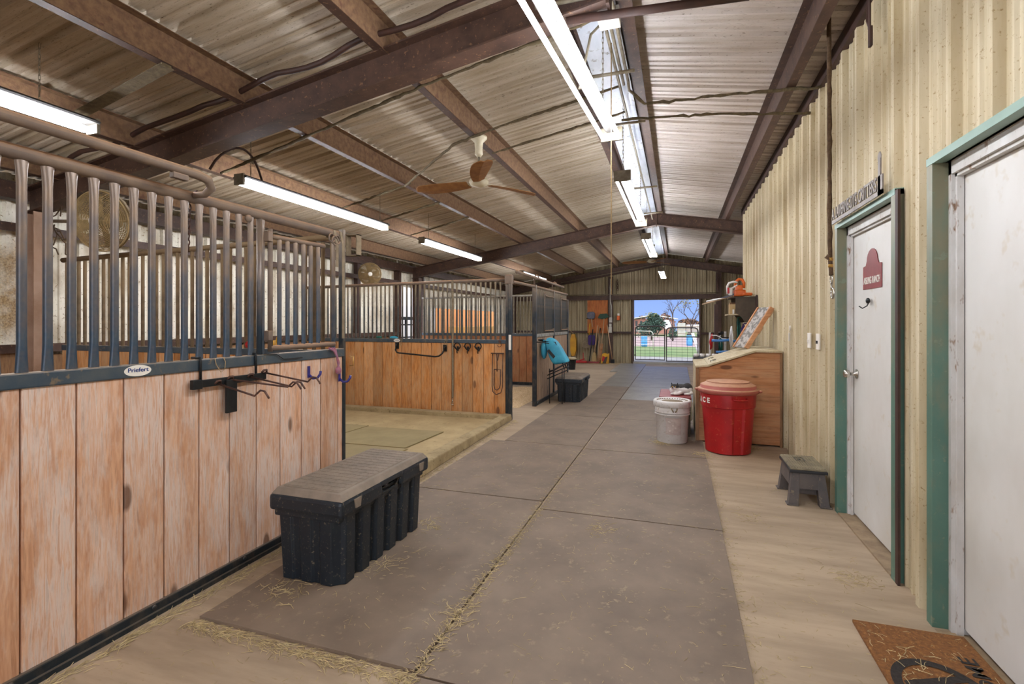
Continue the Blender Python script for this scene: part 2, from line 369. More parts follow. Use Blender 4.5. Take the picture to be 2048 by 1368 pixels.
# corrugated sheets
RIB = [(0, 0), (.072, 0), (.083, .012), (.098, .012), (.109, 0), (.157, 0), (.168, .012), (.183, .012), (.194, 0), (.235, 0), (.25, .036), (.29, .036)]
def sheet(u0, u1, P, n_v, mname, name, period=.305, flip=1, clip=None):
    """corrugated profile along u; P(u, h, v) -> point; n_v list of v values (may depend on u)"""
    mb = MB(); k = math.floor(u0/period); pts = []
    while k*period < u1:
        for a, h in RIB:
            u = k*period+a*period/.305
            if u0 <= u <= u1: pts.append((u, h*flip))
        k += 1
    pts = [(u0, pts[0][1])]+pts+[(u1, pts[-1][1])]
    for a, b in zip(pts, pts[1:]):
        for v0, v1 in n_v(.5*(a[0]+b[0])):
            mb._new([P(a[0], a[1], v0), P(b[0], b[1], v0), P(b[0], b[1], v1), P(a[0], a[1], v1)], [(0, 1, 2, 3)])
    bmesh.ops.remove_doubles(mb.bm, verts=mb.bm.verts[:], dist=1e-5)
    return mb
mb = sheet(YF, 18.3, lambda u, h, v: (v, u, roof(v)+h), lambda u: [(XL-.3, -2.6), (-2.6, RX)], None, 0)
struct(mb.build('ceiling', M['roof']), 'ribbed metal roof underside left of the ridge', 'ceiling')
mb = sheet(YF, 18.3, lambda u, h, v: (v, u, roof(v)+h), lambda u: [(RX, 5.6)], None, 0)
struct(mb.build('ceiling', M['roof_r']), 'ribbed metal roof underside right of the ridge', 'ceiling')

# right wall with two doors: D2 far (y 3.28..4.33), D1 near (y 1.80..2.865)
D2 = (3.27, 4.33, 2.12); D1 = (1.80, 2.865, 2.16)
def rw(u):
    for a, b, z in (D1, D2):
        if a < u < b: return [(z, 3.44)]
    return [(0, 3.44)]
def split_sheet(u0, u1, cuts, P, fv, period=.305):
    mb = MB(); us = [u0]+sorted(cuts)+[u1]
    for a, b in zip(us, us[1:]):
        m2 = sheet(a, b, P, fv, None, 0, period); mb.merge(m2.bm)
    return mb
mb = split_sheet(YF, 10.2, [D1[0], D1[1], D2[0], D2[1]], lambda u, h, v: (XR+.036-h, u, v), rw)
mb.box((XR+.035, D1[1], 0), (XR+.12, D2[0], 3.44)); mb.box((XR+.035, YF, 0), (XR+.12, D1[0], 3.44)); mb.box((XR+.035, D2[1], 0), (XR+.12, 10.2, 3.44))
for d in (D1, D2): mb.box((XR+.035, d[0], d[2]), (XR+.12, d[1], 3.44))
struct(mb.build('wall_right', M['wallsheet']), 'cream ribbed metal wall along the right side', 'wall')
mb = MB(); mb.box((XR-.01, YF, 3.40), (XR+.10, 10.2, roof(XR+.1)-.003)); struct(mb.build('trim_4', M['steel_dark']), 'dark steel angle along the top of the right wall', 'trim')
mb = MB(); mb.box((XR+.13, 10.1, 0), (5.3, 10.2, 3.2)); struct(mb.build('wall_annex', M['wallback']), 'tan wall turning off behind the right wall', 'wall')
mb = MB(); mb.box((5.3, 10.2, 0), (5.4, 18, 2.8)); struct(mb.build('wall_annex', M['wallback']), 'tan side wall of the annex', 'wall')
# back wall
def bw(u):
    top = roof(u)-.02
    if -1.44 < u < .69: return [(2.2, top)]
    return [(0, top)]
def Pb(u, h, v): return (u, YB+.05-h*1.7, v)
mb = MB()
for a, b in ((XL, -1.44), (-1.44, .69), (.69, 5.3)):
    k = a
    pts = []
    kk = math.floor(a/.305)
    while kk*.305 < b:
        for q, h in RIB:
            u = kk*.305+q
            if a <= u <= b: pts.append((u, h))
        kk += 1
    pts = [(a, 0)]+pts+[(b, 0)]
    z0 = 2.2 if a == -1.44 else 0
    for p, q in zip(pts, pts[1:]):
        mb._new([Pb(p[0], p[1], z0), Pb(q[0], q[1], z0), Pb(q[0], q[1], roof(q[0])-.02), Pb(p[0], p[1], roof(p[0])-.02)], [(0, 1, 2, 3)])
mb.box((XL, YB+.06, 0), (-1.44, YB+.10, 2.75)); mb.box((.69, YB+.06, 0), (5.3, YB+.10, 2.75)); mb.box((-1.44, YB+.06, 2.2), (.69, YB+.10, 2.75))
struct(mb.build('wall_back', M['wallback']), 'tan ribbed gable wall at the far end', 'wall')
# left outer wall with two openings
OP = [(9.95, 10.95, .0, 2.25), (11.7, 16.6, .95, 1.80)]
def lw(u):
    for a, b, z0, z1 in OP:
        if a < u < b: return ([(0, z0)] if z0 else [])+[(z1, roof(XL)-.012)]
    return [(0, roof(XL)-.012)]
mb = split_sheet(YF, YB, [9.95, 10.95, 11.7, 16.6], lambda u, h, v: (XL-.032+h, u, v), lw)
struct(mb.build('wall_left', M['wallleft']), 'pale dirty ribbed metal wall behind the stalls', 'wall')
mb = MB(); mb.box((XL, YF-.1, 0), (-2.3, YF, 3.3)); mb.box((1.0, YF-.1, 0), (5.3, YF, 3.2)); struct(mb.build('wall_front', M['wallback']), 'metal wall beside the front entrance behind the viewer', 'wall')
# wall girts
for (a, b, z) in ((YF, 9.9, 2.30), (YF, 9.9, 1.15), (11.0, YB, 2.30)):
    mb = MB(); mb.box((XL+.005, a, z), (XL+.10, b, z+.06)); mb.box((XL+.1002, a, z-.02), (XL+.12, b, z+.06))
    struct(mb.build('trim_5', M['steel_red']), 'red brown girt along the left wall', 'girt')
mb = MB(); mb.box((XL+.01, YF, 2.58), (XL+.16, YB-.1, 2.74)); struct(mb.build('trim_6', M['steel_red']), 'red brown eave beam along the left wall', 'beam')
mb = MB(); mb.box((XL+.0, YF, 0), (XL+.07, 3.2, 1.17)); mb.box((XL+.02, 3.2, 0), (XL+.07, 9.9, 1.10)); struct(mb.build('trim_7', M['timber']), 'timber kick boards along the left wall', 'kickboard')
for a, b in ((9.87, 9.95), (10.95, 11.03)):
    mb = MB(); mb.box((XL-.04, a, 0), (XL+.12, b, 2.58)); struct(mb.build('trim_8', M['steel_red']), 'red brown jamb of the bright left opening', 'jamb')
# far wall framing
for (x0, x1, z) in ((XL+.1, -2.30, 1.05), (-2.15, -1.48, 1.03), (.74, 1.22, 1.02)):
    mb = MB(); mb.box((x0, YB-.10, z), (x1, YB-.01, z+.07)); struct(mb.build('trim_9', M['steel_dark']), 'brown horizontal girt on the far wall', 'girt')
mb = MB(); mb.box((XL+.1, YB-.12, 2.27), (1.22, YB-.005, 2.36)); mb.box((XL+.1, YB-.14, 2.21), (1.22, YB-.1202, 2.37)); struct(mb.build('trim_10', M['steel_red']), 'brown header beam above the far doorway', 'beam')
for x in (-1.49, .69):
    mb = MB(); mb.box((x, YB-.12, 0), (x+.05, YB+.08, 2.27)); struct(mb.build('trim_11', M['steel_red']), ('left' if x < 0 else 'right')+' brown jamb of the far doorway', 'jamb')
for x in (-2.31, 1.22):
    mb = MB(); mb.box((x, YB-.16, 0), (x+.15, YB-.145, roof(x)-.45)); mb.box((x, YB-.03, 0), (x+.15, YB-.01, roof(x)-.45)); mb.box((x+.065, YB-.15, 0), (x+.085, YB-.02, roof(x)-.45))
    tag(mb.build('steel_column', M['steel_red']), 'brown steel column '+('beside the orange tool board' if x < 0 else 'right of the far doorway'), 'column')

# steel frames
def ibeam_rafter(mb, x0, x1, y, top=.2, d=.24, fw=.15):
    zt = lambda x: roof(x)-top
    n = 1
    mb.prism([(x0, zt(x0)), (x1, zt(x1)), (x1, zt(x1)-.012), (x0, zt(x0)-.012)], y-fw/2, y+fw/2)
    mb.prism([(x0, zt(x0)-d+.012), (x1, zt(x1)-d+.012), (x1, zt(x1)-d), (x0, zt(x0)-d)], y-fw/2, y+fw/2)
    mb.prism([(x0, zt(x0)-.01), (x1, zt(x1)-.01), (x1, zt(x1)-d+.01), (x0, zt(x0)-d+.01)], y-.006, y+.006)
for i, (y, wh) in enumerate(((3.1, 'nearest to the viewer'), (10.4, 'across the middle of the barn'), (17.62, 'against the far gable wall'), (-4.1, 'at the front entrance behind the viewer'))):
    t = thing('portal_frame', (RX, y, 0), 'red brown steel roof frame '+wh, 'roof frame', 'steel roof frames')
    mb = MB(); ibeam_rafter(mb, XL+.16, RX, y); mb.build('rafter', M['steel_red'], t)
    xr = 1.09 if y < 5 else 5.2
    mb = MB(); ibeam_rafter(mb, RX, xr, y, d=.16 if i == 0 else .24); mb.build('rafter', M['steel_red'], t)
    cx0 = -5.86 if y > 0 else -5.95; zc_ = roof(cx0)-.43; mb = MB(); mb.box((cx0, y-.075, 0), (cx0+.012, y+.075, zc_)); mb.box((cx0+.15, y-.075, 0), (cx0+.162, y+.075, zc_)); mb.box((cx0+.012, y-.006, 0), (cx0+.15, y+.006, zc_)); mb.build('column', M['beam_pale'] if i == 0 else M['steel_red'], t)
    mb = MB(); mb.box((RX-.01, y-.07, roof(RX)-.46), (RX+.01, y+.07, roof(RX)-.21)); mb.build('splice_plate', M['steel_red'], t)
# purlins
def purlin(x, left, lab, m=None, y1=YB-.05):
    zt = roof(x)-.012-.07*SL; sgn = -1 if left else 1; mb = MB()
    mb.box((x-.003, YF, zt-.19), (x+.003, y1, zt)); 
    mb.box((x, YF, zt-.19), (x+sgn*.07, y1, zt-.186)); mb.box((x+sgn*.068, YF, zt-.19), (x+sgn*.07, y1, zt-.172))
    mb.box((x, YF, zt-.004), (x-sgn*.065, y1, zt))
    t = thing('roof_purlin', (x, YF, zt-.19), lab, 'purlin', 'roof purlins')
    w_ = mb.build('web', m or M['steel_web'], t)
    mb = MB(); mb.box((x-.001, YF, zt-.1925), (x+sgn*.071, y1, zt-.1905)); mb.build('bottom_flange', M['steel_red'], t)
purlin(-1.95, True, 'red brown roof purlin passing behind the white ceiling fan')
purlin(-3.18, True, 'red brown roof purlin between the ceiling fan and the left lights')
purlin(-4.38, True, 'red brown roof purlin above the left row of lights')
purlin(-5.45, True, 'red brown roof purlin nearest the left wall')
purlin(.86, False, 'red brown roof purlin running above the right wall', M['steel_red'])
purlin(-.36, False, 'red brown ridge purlin on the right of the ridge strip', M['steel_red'])
purlin(-.78, True, 'red brown ridge purlin on the left of the ridge strip', M['steel_red'])
purlin(2.3, False, 'red brown roof purlin over the annex')
mb = MB(); mb.prism([(-.73, 3.66), (-.55, 3.70), (-.42, 3.70), (-.42, 3.69), (-.55, 3.69), (-.73, 3.65)], YF, 17.3); 
struct(mb.build('trim_12', mat('ridge insulation facing', 'c2c6ce', '9aa2b0', 3, st=(1, .4, 1), r=.4, speck=('76706a', 12))), 'silvery ridge strip between the two ridge purlins', 'ridge strip')

# doors
def door(nm, d, lab, leafx, knobside, parts):
    y0, y1, zt = d
    t = thing(nm, (XR, (y0+y1)/2, 0), lab, 'door'); t['kind'] = 'structure'
    mb = MB(); mb.box((leafx, y0+.06, .03), (leafx+.04, y1-.06, zt-.07)); lf = mb.build('door_leaf', M['door'], t)
    mb = MB()
    for a, b in ((y0, y0+.06), (y1-.06, y1)):
        mb.box((XR+.05, a, 0), (leafx+.05, b, zt))
        s_ = 1 if a == y0 else -1
        mb.box((XR+.065, (a if s_ > 0 else b-.075), 0), (leafx-.004, (a+.075 if s_ > 0 else b), zt))
    mb.box((XR+.05, y0, zt-.06), (leafx+.05, y1, zt)); mb.box((XR+.065, y0+.06, zt-.075), (leafx-.004, y1-.06, zt-.06)); mb.build('door_frame', M['frame_white'], t)
    mb = MB(); e = .012
    for a, b in ((y0-.02, y0+.035), (y1-.035, y1+.02)): mb.box((XR-.012, a, 0), (XR+.055, b, zt+.03))
    mb.build('casing', M['green'], t)
    mb = MB(); mb.box((XR-.014, y0-.02, zt-.0), (XR+.055, y1+.02, zt+.035)); mb.build('head_casing', M['green_pale'], t)
    mb = MB(); mb.box((XR-.01, y0+.05, .0), (leafx+.05, y1-.05, .0005 if nm == 'door_1' else .012)); mb.build('sill', M['sill'], t)
    mb = MB(); mb.box((leafx+.045, y0, 0), (leafx+.06, y1, zt)); mb.build('backing', M['steel_dark'], t)
    return t, lf
t1, lf1 = door('door_1', D1, 'large white door with green casing nearest the viewer on the right', 1.235, 0, 0)
t2, lf2 = door('door_2', D2, 'white door with maroon ranch sign and round knob', 1.225, 0, 0)
mb = MB(); kx, ky, kz = 1.225, 4.19, 1.05
mb.lathe([(0, 0), (.034, 0), (.034, .006), (.015, .012), (.012, .04), (.026, .05), (.031, .065), (.026, .08), (.014, .084), (0, .084)], (0, 0, 0), 24, ax='x')
for v in mb.bm.verts: v.co = Vector((kx-v.co.x, ky+v.co.y, kz+v.co.z))
mb.build('door_knob', M['chrome'], t2)
# coat hook on door 2, sign
mb = MB(); mb.ell((1.205, 3.91, 1.565), (.012, .022, .02)); mb.tube([(1.215, 3.91, 1.56), (1.20, 3.915, 1.53), (1.18, 3.93, 1.515), (1.165, 3.945, 1.53)], .004, 6); tag(mb.build('coat_hook', M['blackmetal']), 'small dark hook on the white door below the maroon sign', 'hook')
t = thing('door_sign', (1.222, 3.88, 1.64), 'maroon domed sign reading AISLING RANCH on the white door', 'sign')
pl = [(3.72, 1.645), (4.05, 1.645), (4.05, 1.80), (4.0, 1.805)]+[(3.885+.095*math.cos(a), 1.835+.075*math.sin(a)) for a in [PI*.0+PI*k/10 for k in range(11)]]+[(3.77, 1.805), (3.72, 1.80)]
mb = MB(); mb.prism(pl, 1.2195, 1.2225, 'x'); mb.build('sign_plate', M['maroon'], t)
mm = frame((1.218, 3.885, 1.70), (0, -1, 0), (0, 0, 1)); mb = text_mb('AISLING RANCH', .066, .001, mm, bold=.0005)
for v in mb.bm.verts: v.co.y = 3.885+(v.co.y-3.885)*.60
mb.build('lettering', M['offwhite'], t)
# steel sign with cut out letters
t = thing('cutout_sign', (XR-.03, 3.82, 2.15), 'long grey steel sign of cut out letters above the white door', 'sign')
mb = MB(); mb.box((XR-.045, 3.33, 2.15), (XR-.038, 4.31, 2.175)); mb.box((XR-.045, 3.36, 2.16), (XR-.038, 3.395, 2.36)); mb.box((XR-.045, 3.33, 2.15), (XR-.038, 3.40, 2.26))
mb.ell((XR-.0415, 3.38, 2.37), (.004, .028, .03)); mb.build('base_bar', M['signmetal'], t)
mm = frame((XR-.042, 3.86, 2.218), (0, -1, 0), (0, 0, 1)); mb = text_mb('A. LAVERNE-DYS CRITTERS', .115, .003, mm, bold=.002)
ys = [v.co.y for v in mb.bm.verts]; a, b = min(ys), max(ys)
for v in mb.bm.verts: v.co.y = 3.42+(v.co.y-a)/(b-a)*.88
mb.build('lettering', M['signmetal'], t)
mb = MB(); mb.box((XR-.013, 3.212, 0), (XR-.0005, 3.247, 2.14)); tag(mb.build('gap_shade_strip', M['steel_dark']), 'thin dark strip standing in for the shaded gap between the two white doors', 'post')  # dark strip paints the shade of the gap beside the casing

# ================================================================== STALLS
def bar_mesh(r, z0, z1, yaxis=True, m=None):
    """one tubular bar, flattened and flared where it meets the rails; local origin at its foot"""
    mb = MB(); seg = 10; zs = [0, .05, .11, z1-z0-.09, z1-z0-.03, z1-z0]; fl = [1.35, 1.15, 1, 1, 1.2, 1.45]; rings = []
    for z, f in zip(zs, fl):
        rings.append([mb.bm.verts.new(((math.cos(2*PI*k/seg)*r*(1/f if yaxis else f)), (math.sin(2*PI*k/seg)*r*(f if yaxis else 1/f)), z0+z)) for k in range(seg)])
    for A, B in zip(rings, rings[1:]):
        for k in range(seg):
            f = mb.bm.faces.new((A[k], A[(k+1) % seg], B[(k+1) % seg], B[k])); f.smooth = True
    me = bpy.data.meshes.new('bar'); mb.bm.to_mesh(me); mb.bm.free(); me.materials.append(m); return me
def add_bars(t, me, us, fixed, yaxis):
    o0 = ORG[t.name]
    for u in us:
        b = bpy.data.objects.new('bar', me); COL.objects.link(b); b.parent = t
        b.location = (fixed-o0.x, u-o0.y, -o0.z) if yaxis else (u-o0.x, fixed-o0.y, -o0.z)
def boards(u0, u1, w, x0, x1, z0, z1, yaxis, first=None, gap=.007, bev=.004):
    mb = MB(); u = first if first is not None else u0
    while u > u0: u -= w
    while u < u1:
        a, b = max(u, u0), min(u+w, u1)
        if b-a > .01:
            if yaxis: mb.box((x0, a+gap/2, z0), (x1, b-gap/2, z1), bev)
            else: mb.box((a+gap/2, x0, z0), (b-gap/2, x1, z1), bev)
        u += w
    if yaxis: mb.box((x0+.008 if x1 > x0 else x0, u0, z0), (x0+.016, u1, z1-.01))
    else: mb.box((u0, x0+.012, z0), (u1, x0+.02, z1-.01))
    return mb
def frange(a, b, s):
    r = []
    while a <= b+1e-6: r.append(a); a += s
    return r
# --- left stall front (x = -2.42, y -1.0 .. 3.24)
t = thing('stall_front', (-2.42, 1.1, 0), 'large stall front on the left with pinkish pine boards and blue grey bars', 'stall front')
boards(-1.0, 3.20, .1905, -2.452, -2.415, .055, 1.165, True, 1.24).build('board_panel', M['pine'], t)
mb = MB(); mb.box((-2.462, -1.0, 1.163), (-2.405, 3.21, 1.224), .006); mb.build('middle_rail', M['bluerail'], t)
mb = MB(); mb.box((-2.465, -1.0, .0), (-2.40, 3.21, .06), .006); mb.box((-2.41, -1.0, .0), (-2.385, 3.21, .022))
for y in (1.2, 1.75, 2.28): mb.ell((-2.398, y, .045), (.006, .011, .011))
mb.build('bottom_rail', M['darkrail'], t)
mb = MB(); mb.tube([(-2.43, -1.0, 2.08), (-2.43, 3.18, 2.08)], .030, 14); mb.build('top_rail', M['railtop'], t)
me = bar_mesh(.0165, 1.222, 2.055, True, M['bluesteel'])
add_bars(t, me, [1.251+.0848*k for k in range(-26, 15)], -2.43, True)
mb = MB(); mb.box((-2.455, 3.203, 0), (-2.412, 3.235, 2.13), .005); mb.build('post', M['darkrail'], t)
mb = MB(); mb.tube([(-2.43, 2.42, 1.222), (-2.43, 2.42, 2.06)], .017, 10); mb.build('bar', M['bluesteel'], t)
for y in (.62, 2.315):
    mb = MB(); mb.lathe([(0, 0), (.022, 0), (.022, .012), (.010, .016), (0, .018)], (-2.412, y, 2.035), 16, ax='x'); mb.build('bolt_plate', M['railtop'], t)
# swing feeder opening
fg = MB(); fg.tube([(-2.40, 2.47, 1.955), (-2.40, 2.97, 1.965)], .016, 10); fg.tube([(-2.40, 2.47, 1.262), (-2.40, 3.08, 1.262)], .018, 10); fg.tube([(-2.40, 2.475, 1.24), (-2.40, 2.475, 2.0)], .015, 10)
for z in (1.95, 1.34): fg.box((-2.42, 2.44, z-.03), (-2.378, 2.475, z+.03), .004)
gate = fg.build('feeder_gate', M['railtop'], t)
me2 = bar_mesh(.0135, 1.27, 1.955, True, M['bluesteel'])
for y in (2.55, 2.62, 2.69, 2.765, 2.835, 2.91):
    b = bpy.data.objects.new('gate_bar', me2); COL.objects.link(b); b.parent = gate; b.location = (-2.40+2.42, y-1.1, 0)
mb = MB(); mb.box((-2.445, 3.11, 1.224), (-2.425, 3.13, 2.05)); mb.build('gate_stop', M['bluesteel'], t)
# sticker
def oval_sticker(o, right, up, a, b, name='brand_sticker', parent=None):
    mm = frame(o, right, up); mb = MB()
    n = 32; ring = [(a*math.cos(2*PI*k/n), b*math.sin(2*PI*k/n)) for k in range(n)]
    mb.prism(ring, 0, .002, 'z', M_=mm); s_ = mb.build(name, M['offwhite'], parent)
    m3 = frame(Vector(o)+(mm.to_3x3() @ Vector((0, b*.12, .003))), right, up)
    tb = text_mb('Priefert', b*1.05, .0006, m3, bold=b*.012); c = Vector(o)
    R3 = Vector(right).normalized(); ext = max(abs((v.co-c).dot(R3)) for v in tb.bm.verts); k = a*.78/ext
    for v in tb.bm.verts: v.co += R3*((v.co-c).dot(R3)*(k-1))
    tb.build('print', M['navy'], s_); return s_
oval_sticker((-2.4045, 1.676, 1.194), (0, 1, 0), (0, 0, 1), .062, .026, parent=t)
# --- track pipe over the left stall
t = thing('door_track_pipe', (-2.30, 0, 2.14), 'dusty steel track pipe above the left stall front, bent down at its end', 'track pipe')
mb = MB(); mb.tube([(-2.30, -1.2, 2.17), (-2.30, 1.90, 2.165), (-2.30, 1.955, 2.155), (-2.31, 1.985, 2.12), (-2.35, 1.98, 2.09), (-2.40, 1.96, 2.085)], [.024]*3+[.022, .018, .016], 12); mb.build('pipe', M['railtop'], t)
mb = MB(); mb.box((-2.315, 1.76, 2.115), (-2.285, 1.84, 2.145), .006); mb.build('roller_stop', M['railtop'], t)
# hanging chain and straps inside the bars
mb = MB()
def chain(mb, p0, p1, n, r=.010, w=.0032):
    p0, p1 = Vector(p0), Vector(p1)
    for i in range(n):
        c = p0.lerp(p1, (i+.5)/n); L = (p1-p0).length/n*.72; pts = []
        for k in range(10):
            a = 2*PI*k/10; u = r*math.cos(a); pts.append(c+Vector(((u, 0) if i % 2 else (0, u)) + (L*math.sin(a),)))
        mb.tube(pts, w, 5, closed=True)
chain(mb, (-2.47, 1.985, 2.05), (-2.47, 1.975, 1.80), 8, .014, .004); chain(mb, (-2.47, 2.03, 2.0), (-2.47, 2.06, 1.78), 9, .010, .0035)
mb.tube([(-2.47, 1.985, 2.06), (-2.46, 2.0, 2.11), (-2.43, 2.0, 2.12), (-2.41, 1.98, 2.09)], .006, 6)
tag(mb.build('hanging_chain', M['rust']), 'rusty chain hanging behind the bars below the pipe end', 'chain')
# --- cross wall at y 3.24
t = thing('stall_partition', (-4.1, 3.27, 0), 'dust covered barred partition behind the left stall, reaching to the outer wall', 'stall partition')
boards(-5.70, -2.47, .185, 3.25, 3.285, .05, 1.165, False).build('board_panel', M['pine_gold'], t)
mb = MB(); mb.box((-5.70, 3.245, 1.15), (-2.47, 3.30, 1.205), .005); mb.build('middle_rail', M['bluerail'], t)
mb = MB(); mb.tube([(-5.72, 3.27, 2.03), (-2.47, 3.27, 2.09)], .024, 12); mb.build('top_rail', M['dustybar'], t)
add_bars(t, bar_mesh(.0150, 1.20, 2.05, False, M['dustybar']), frange(-5.66, -2.52, .0860), 3.27, False)
# --- golden board wall at y 6.95
t = thing('stall_partition', (-4.2, 6.97, 0), 'golden board partition with dark bars at the back of the open bay', 'stall partition')
boards(-5.98, -2.40, .174, 6.95, 6.99, .03, 1.112, False, -2.40).build('board_panel', M['pine_gold'], t)
mb = MB(); mb.box((-5.98, 6.94, 1.108), (-2.39, 7.0, 1.166), .005); mb.build('middle_rail', M['bluerail'], t)
mb = MB(); mb.tube([(-6.0, 6.97, 2.01), (-2.39, 6.97, 2.055)], .024, 12); mb.build('top_rail', M['railtop'], t)
add_bars(t, bar_mesh(.0135, 1.163, 2.02, False, mat('dark dusty bar', '3e4244', '4a463e', 12, r=.55, m=.2, low=('85745a', 1.6, 2.0))), frange(-5.94, -2.44, .0785), 6.97, False)
mb = MB(); mb.box((-2.395, 6.93, .02), (-2.355, 6.99, 2.10), .004); mb.box((-2.345, 6.91, 0), (-2.295, 6.96, 2.10), .005); mb.build('post', M['darkrail'], t)
mb = MB(); mb.box((-2.405, 6.905, 1.98), (-2.285, 6.99, 2.12), .02); mb.build('post_cap', M['railtop'], t)
mb = MB(); mb.box((-2.337, 6.904, 1.02), (-2.300, 6.909, 1.24)); mb.build('paper_label', M['offwhite'], t)
oval_sticker((-4.215, 6.937, 1.138), (1, 0, 0), (0, 0, 1), .055, .026, parent=t)
# --- partition at y 10.73
t = thing('stall_partition', (-4.2, 10.72, 0), 'reddish board partition with pale bars behind the middle stall', 'stall partition')
boards(-5.98, -2.36, .174, 10.70, 10.74, .05, 1.12, False).build('board_panel', M['pine_red'], t)
mb = MB(); mb.box((-5.98, 10.69, 1.115), (-2.36, 10.75, 1.175), .005); mb.build('middle_rail', M['bluerail'], t)
mb = MB(); mb.box((-5.98, 10.69, .02), (-2.36, 10.75, .09), .005); mb.build('bottom_rail', M['darkrail'], t)
mb = MB(); mb.tube([(-6.0, 10.72, 2.0), (-2.36, 10.72, 2.03)], .022, 12); mb.build('top_rail', M['silver_rail'], t)
add_bars(t, bar_mesh(.0130, 1.172, 2.01, False, M['galv']), frange(-5.94, -2.40, .0785), 10.72, False)
# --- far stall front x=-2.30, y 8.15 .. 10.78
t = thing('stall_front', (-2.3, 9.45, 0), 'worn stall front with double dark barred panels beyond the open stall doorway', 'stall front')
boards(8.21, 10.74, .15, -2.33, -2.29, .07, 1.17, True).build('board_panel', mat('worn grey pine', 'a58c74', '8a6c54', 5, st=(1, 6, .4), r=.75, isl=.12, speck=('5f4a3a', 8, (1, 1, .4))), t)
mb = MB(); mb.box((-2.345, 8.2, 1.165), (-2.275, 10.74, 1.225), .006); mb.build('middle_rail', M['silver_rail'], t)
mb = MB(); mb.box((-2.345, 8.2, .0), (-2.275, 10.74, .07), .006); mb.build('bottom_rail', M['darkrail'], t)
mb = MB(); mb.tube([(-2.30, 8.18, 2.03), (-2.30, 10.76, 2.03)], .026, 12); mb.build('top_rail', M['railtop'], t)
for y, z in ((8.165, 2.22), (9.47, 2.20), (10.755, 2.08)):
    mb = MB(); mb.box((-2.335, y-.03, 0 if y != 9.47 else .05), (-2.265, y+.03, z-.16), .006); mb.build('post', M['darkrail'], t)
    if z > 2.1:
        mb = MB(); mb.tube([(-2.30, y-.015, z-.17), (-2.30, y-.015, z-.02), (-2.26, y-.015, z), (-2.23, y-.015, z-.02), (-2.23, y-.015, z-.06)], .014, 8); mb.build('hanger', M['railtop'], t)
dk = mat('dark grey bar', '3a4046', '4c4842', 12, r=.45, m=.3, low=('86745a', 1.75, 2.15))
add_bars(t, bar_mesh(.0130, 1.22, 2.01, True, dk), frange(8.24, 9.40, .075)+frange(9.54, 10.70, .075), -2.30, True)
for y0, y1 in ((8.72, 9.40), (10.05, 10.68)):
    mb = MB(); mb.tube([(-2.265, y0, 1.95), (-2.265, y0+.06, 1.90), (-2.265, y1-.02, 1.90)], .012, 8); mb.tube([(-2.265, y0, 1.27), (-2.265, y1, 1.27)], .012, 8); mb.tube([(-2.265, y0, 1.27), (-2.265, y0, 1.93)], .010, 8)
    mb.box((-2.28, y1-.04, 1.25), (-2.25, y1, 1.31)); mb.build('feeder_gate', M['railtop'], t)
mb = MB(); mb.tube([(-2.27, 8.20, .04), (-2.22, 8.18, .10), (-2.20, 8.05, .10), (-2.22, 8.0, .05)], .009, 6); mb.build('floor_guide', M['blackmetal'], t)
t = thing('door_track_pipe', (-2.22, 6.95, 2.1), 'dusty sliding door track pipe over the open stall doorway', 'track pipe')
mb = MB(); mb.tube([(-2.23, 6.97, 2.165), (-2.23, 10.1, 2.145)], .022, 12); mb.ell((-2.23, 6.97, 2.165), (.03, .03, .03)); mb.build('pipe', M['railtop'], t)
mb = MB(); mb.tube([(-2.30, 6.97, 2.02), (-2.30, 8.15, 2.03)], .024, 12); mb.build('lower_pipe', M['railtop'], t)
# shavings inside the middle stall
mb = MB()
rng = random.Random(3)
for i in range(26):
    for j in range(22):
        pass
nx, ny = 40, 34; grid = []
for j in range(ny+1):
    row = []
    for i in range(nx+1):
        x = -5.8+3.3*i/nx; y = 7.9+2.35*j/ny; e = min(i, nx-i, j, ny-j)/3
        z = .004+min(1, e)*(.05+.03*rng.random())
        row.append(mb.bm.verts.new((x+rng.uniform(-.02, .02)*(e > 0), y+rng.uniform(-.02, .02)*(e > 0), z)))
    grid.append(row)
for j in range(ny):
    for i in range(nx): mb.bm.faces.new((grid[j][i], grid[j][i+1], grid[j+1][i+1], grid[j+1][i]))
tag(mb.build('wood_shavings', M['shavings']), 'pale wood shavings bedding on the floor of the middle stall', 'bedding', kind='stuff')
# ================================================================== LIGHTS AND CEILING THINGS
def fluoro(y0, y1, x0, x1, z, lab, group, chains=(), fat=.060):
    cx, cy = (x0+x1)/2, (y0+y1)/2; L = math.hypot(y1-y0, x1-x0); rz = -math.atan2(x1-x0, y1-y0)
    t = thing('fluorescent_light', (cx, cy, z), lab, 'light', group, rz=rz)
    mb = MB(); h = L/2
    hw = .045 if fat > .05 else .085; mb.prism([(-.03, .085), (.03, .085), (hw, .055), (hw-.012, .045), (-hw+.012, .045), (-hw, .055)], -h-.01, h+.01); mb.build('housing', M['reflector'], t, world=False)
    for s_ in (-1, 1):
        mb = MB(); w9 = fat+.022; mb.box((-w9, s_*(h+.012)-.012, -.02), (w9, s_*(h+.012)+.012, .085), .004); mb.build('end_cap', M['galv'], t, world=False)
    for sx in (-1, 1):
        mb = MB(); mb.tube([(sx*fat, -h+.02, 0), (sx*fat, h-.02, 0)], .0135, 10); mb.build('lamp_tube', M['tube'], t, world=False)
    zr = roof(cx)-(.2 if cx > -1 else .0)-z
    for yy in chains:
        mb = MB(); chain(mb, (0, yy, .085), (0, yy, zr), max(4, int(zr/.04)), .006, .0018); mb.build('hanging_chain', M['galv'], t, world=False)
    return t
G1 = 'fluorescent lights below the ridge'; G2 = 'fluorescent lights over the stalls'
fluoro(1.43, 3.87, -.63, -.48, 2.83, 'nearest bright twin tube light below the ridge', G1, (-1.0, .9))
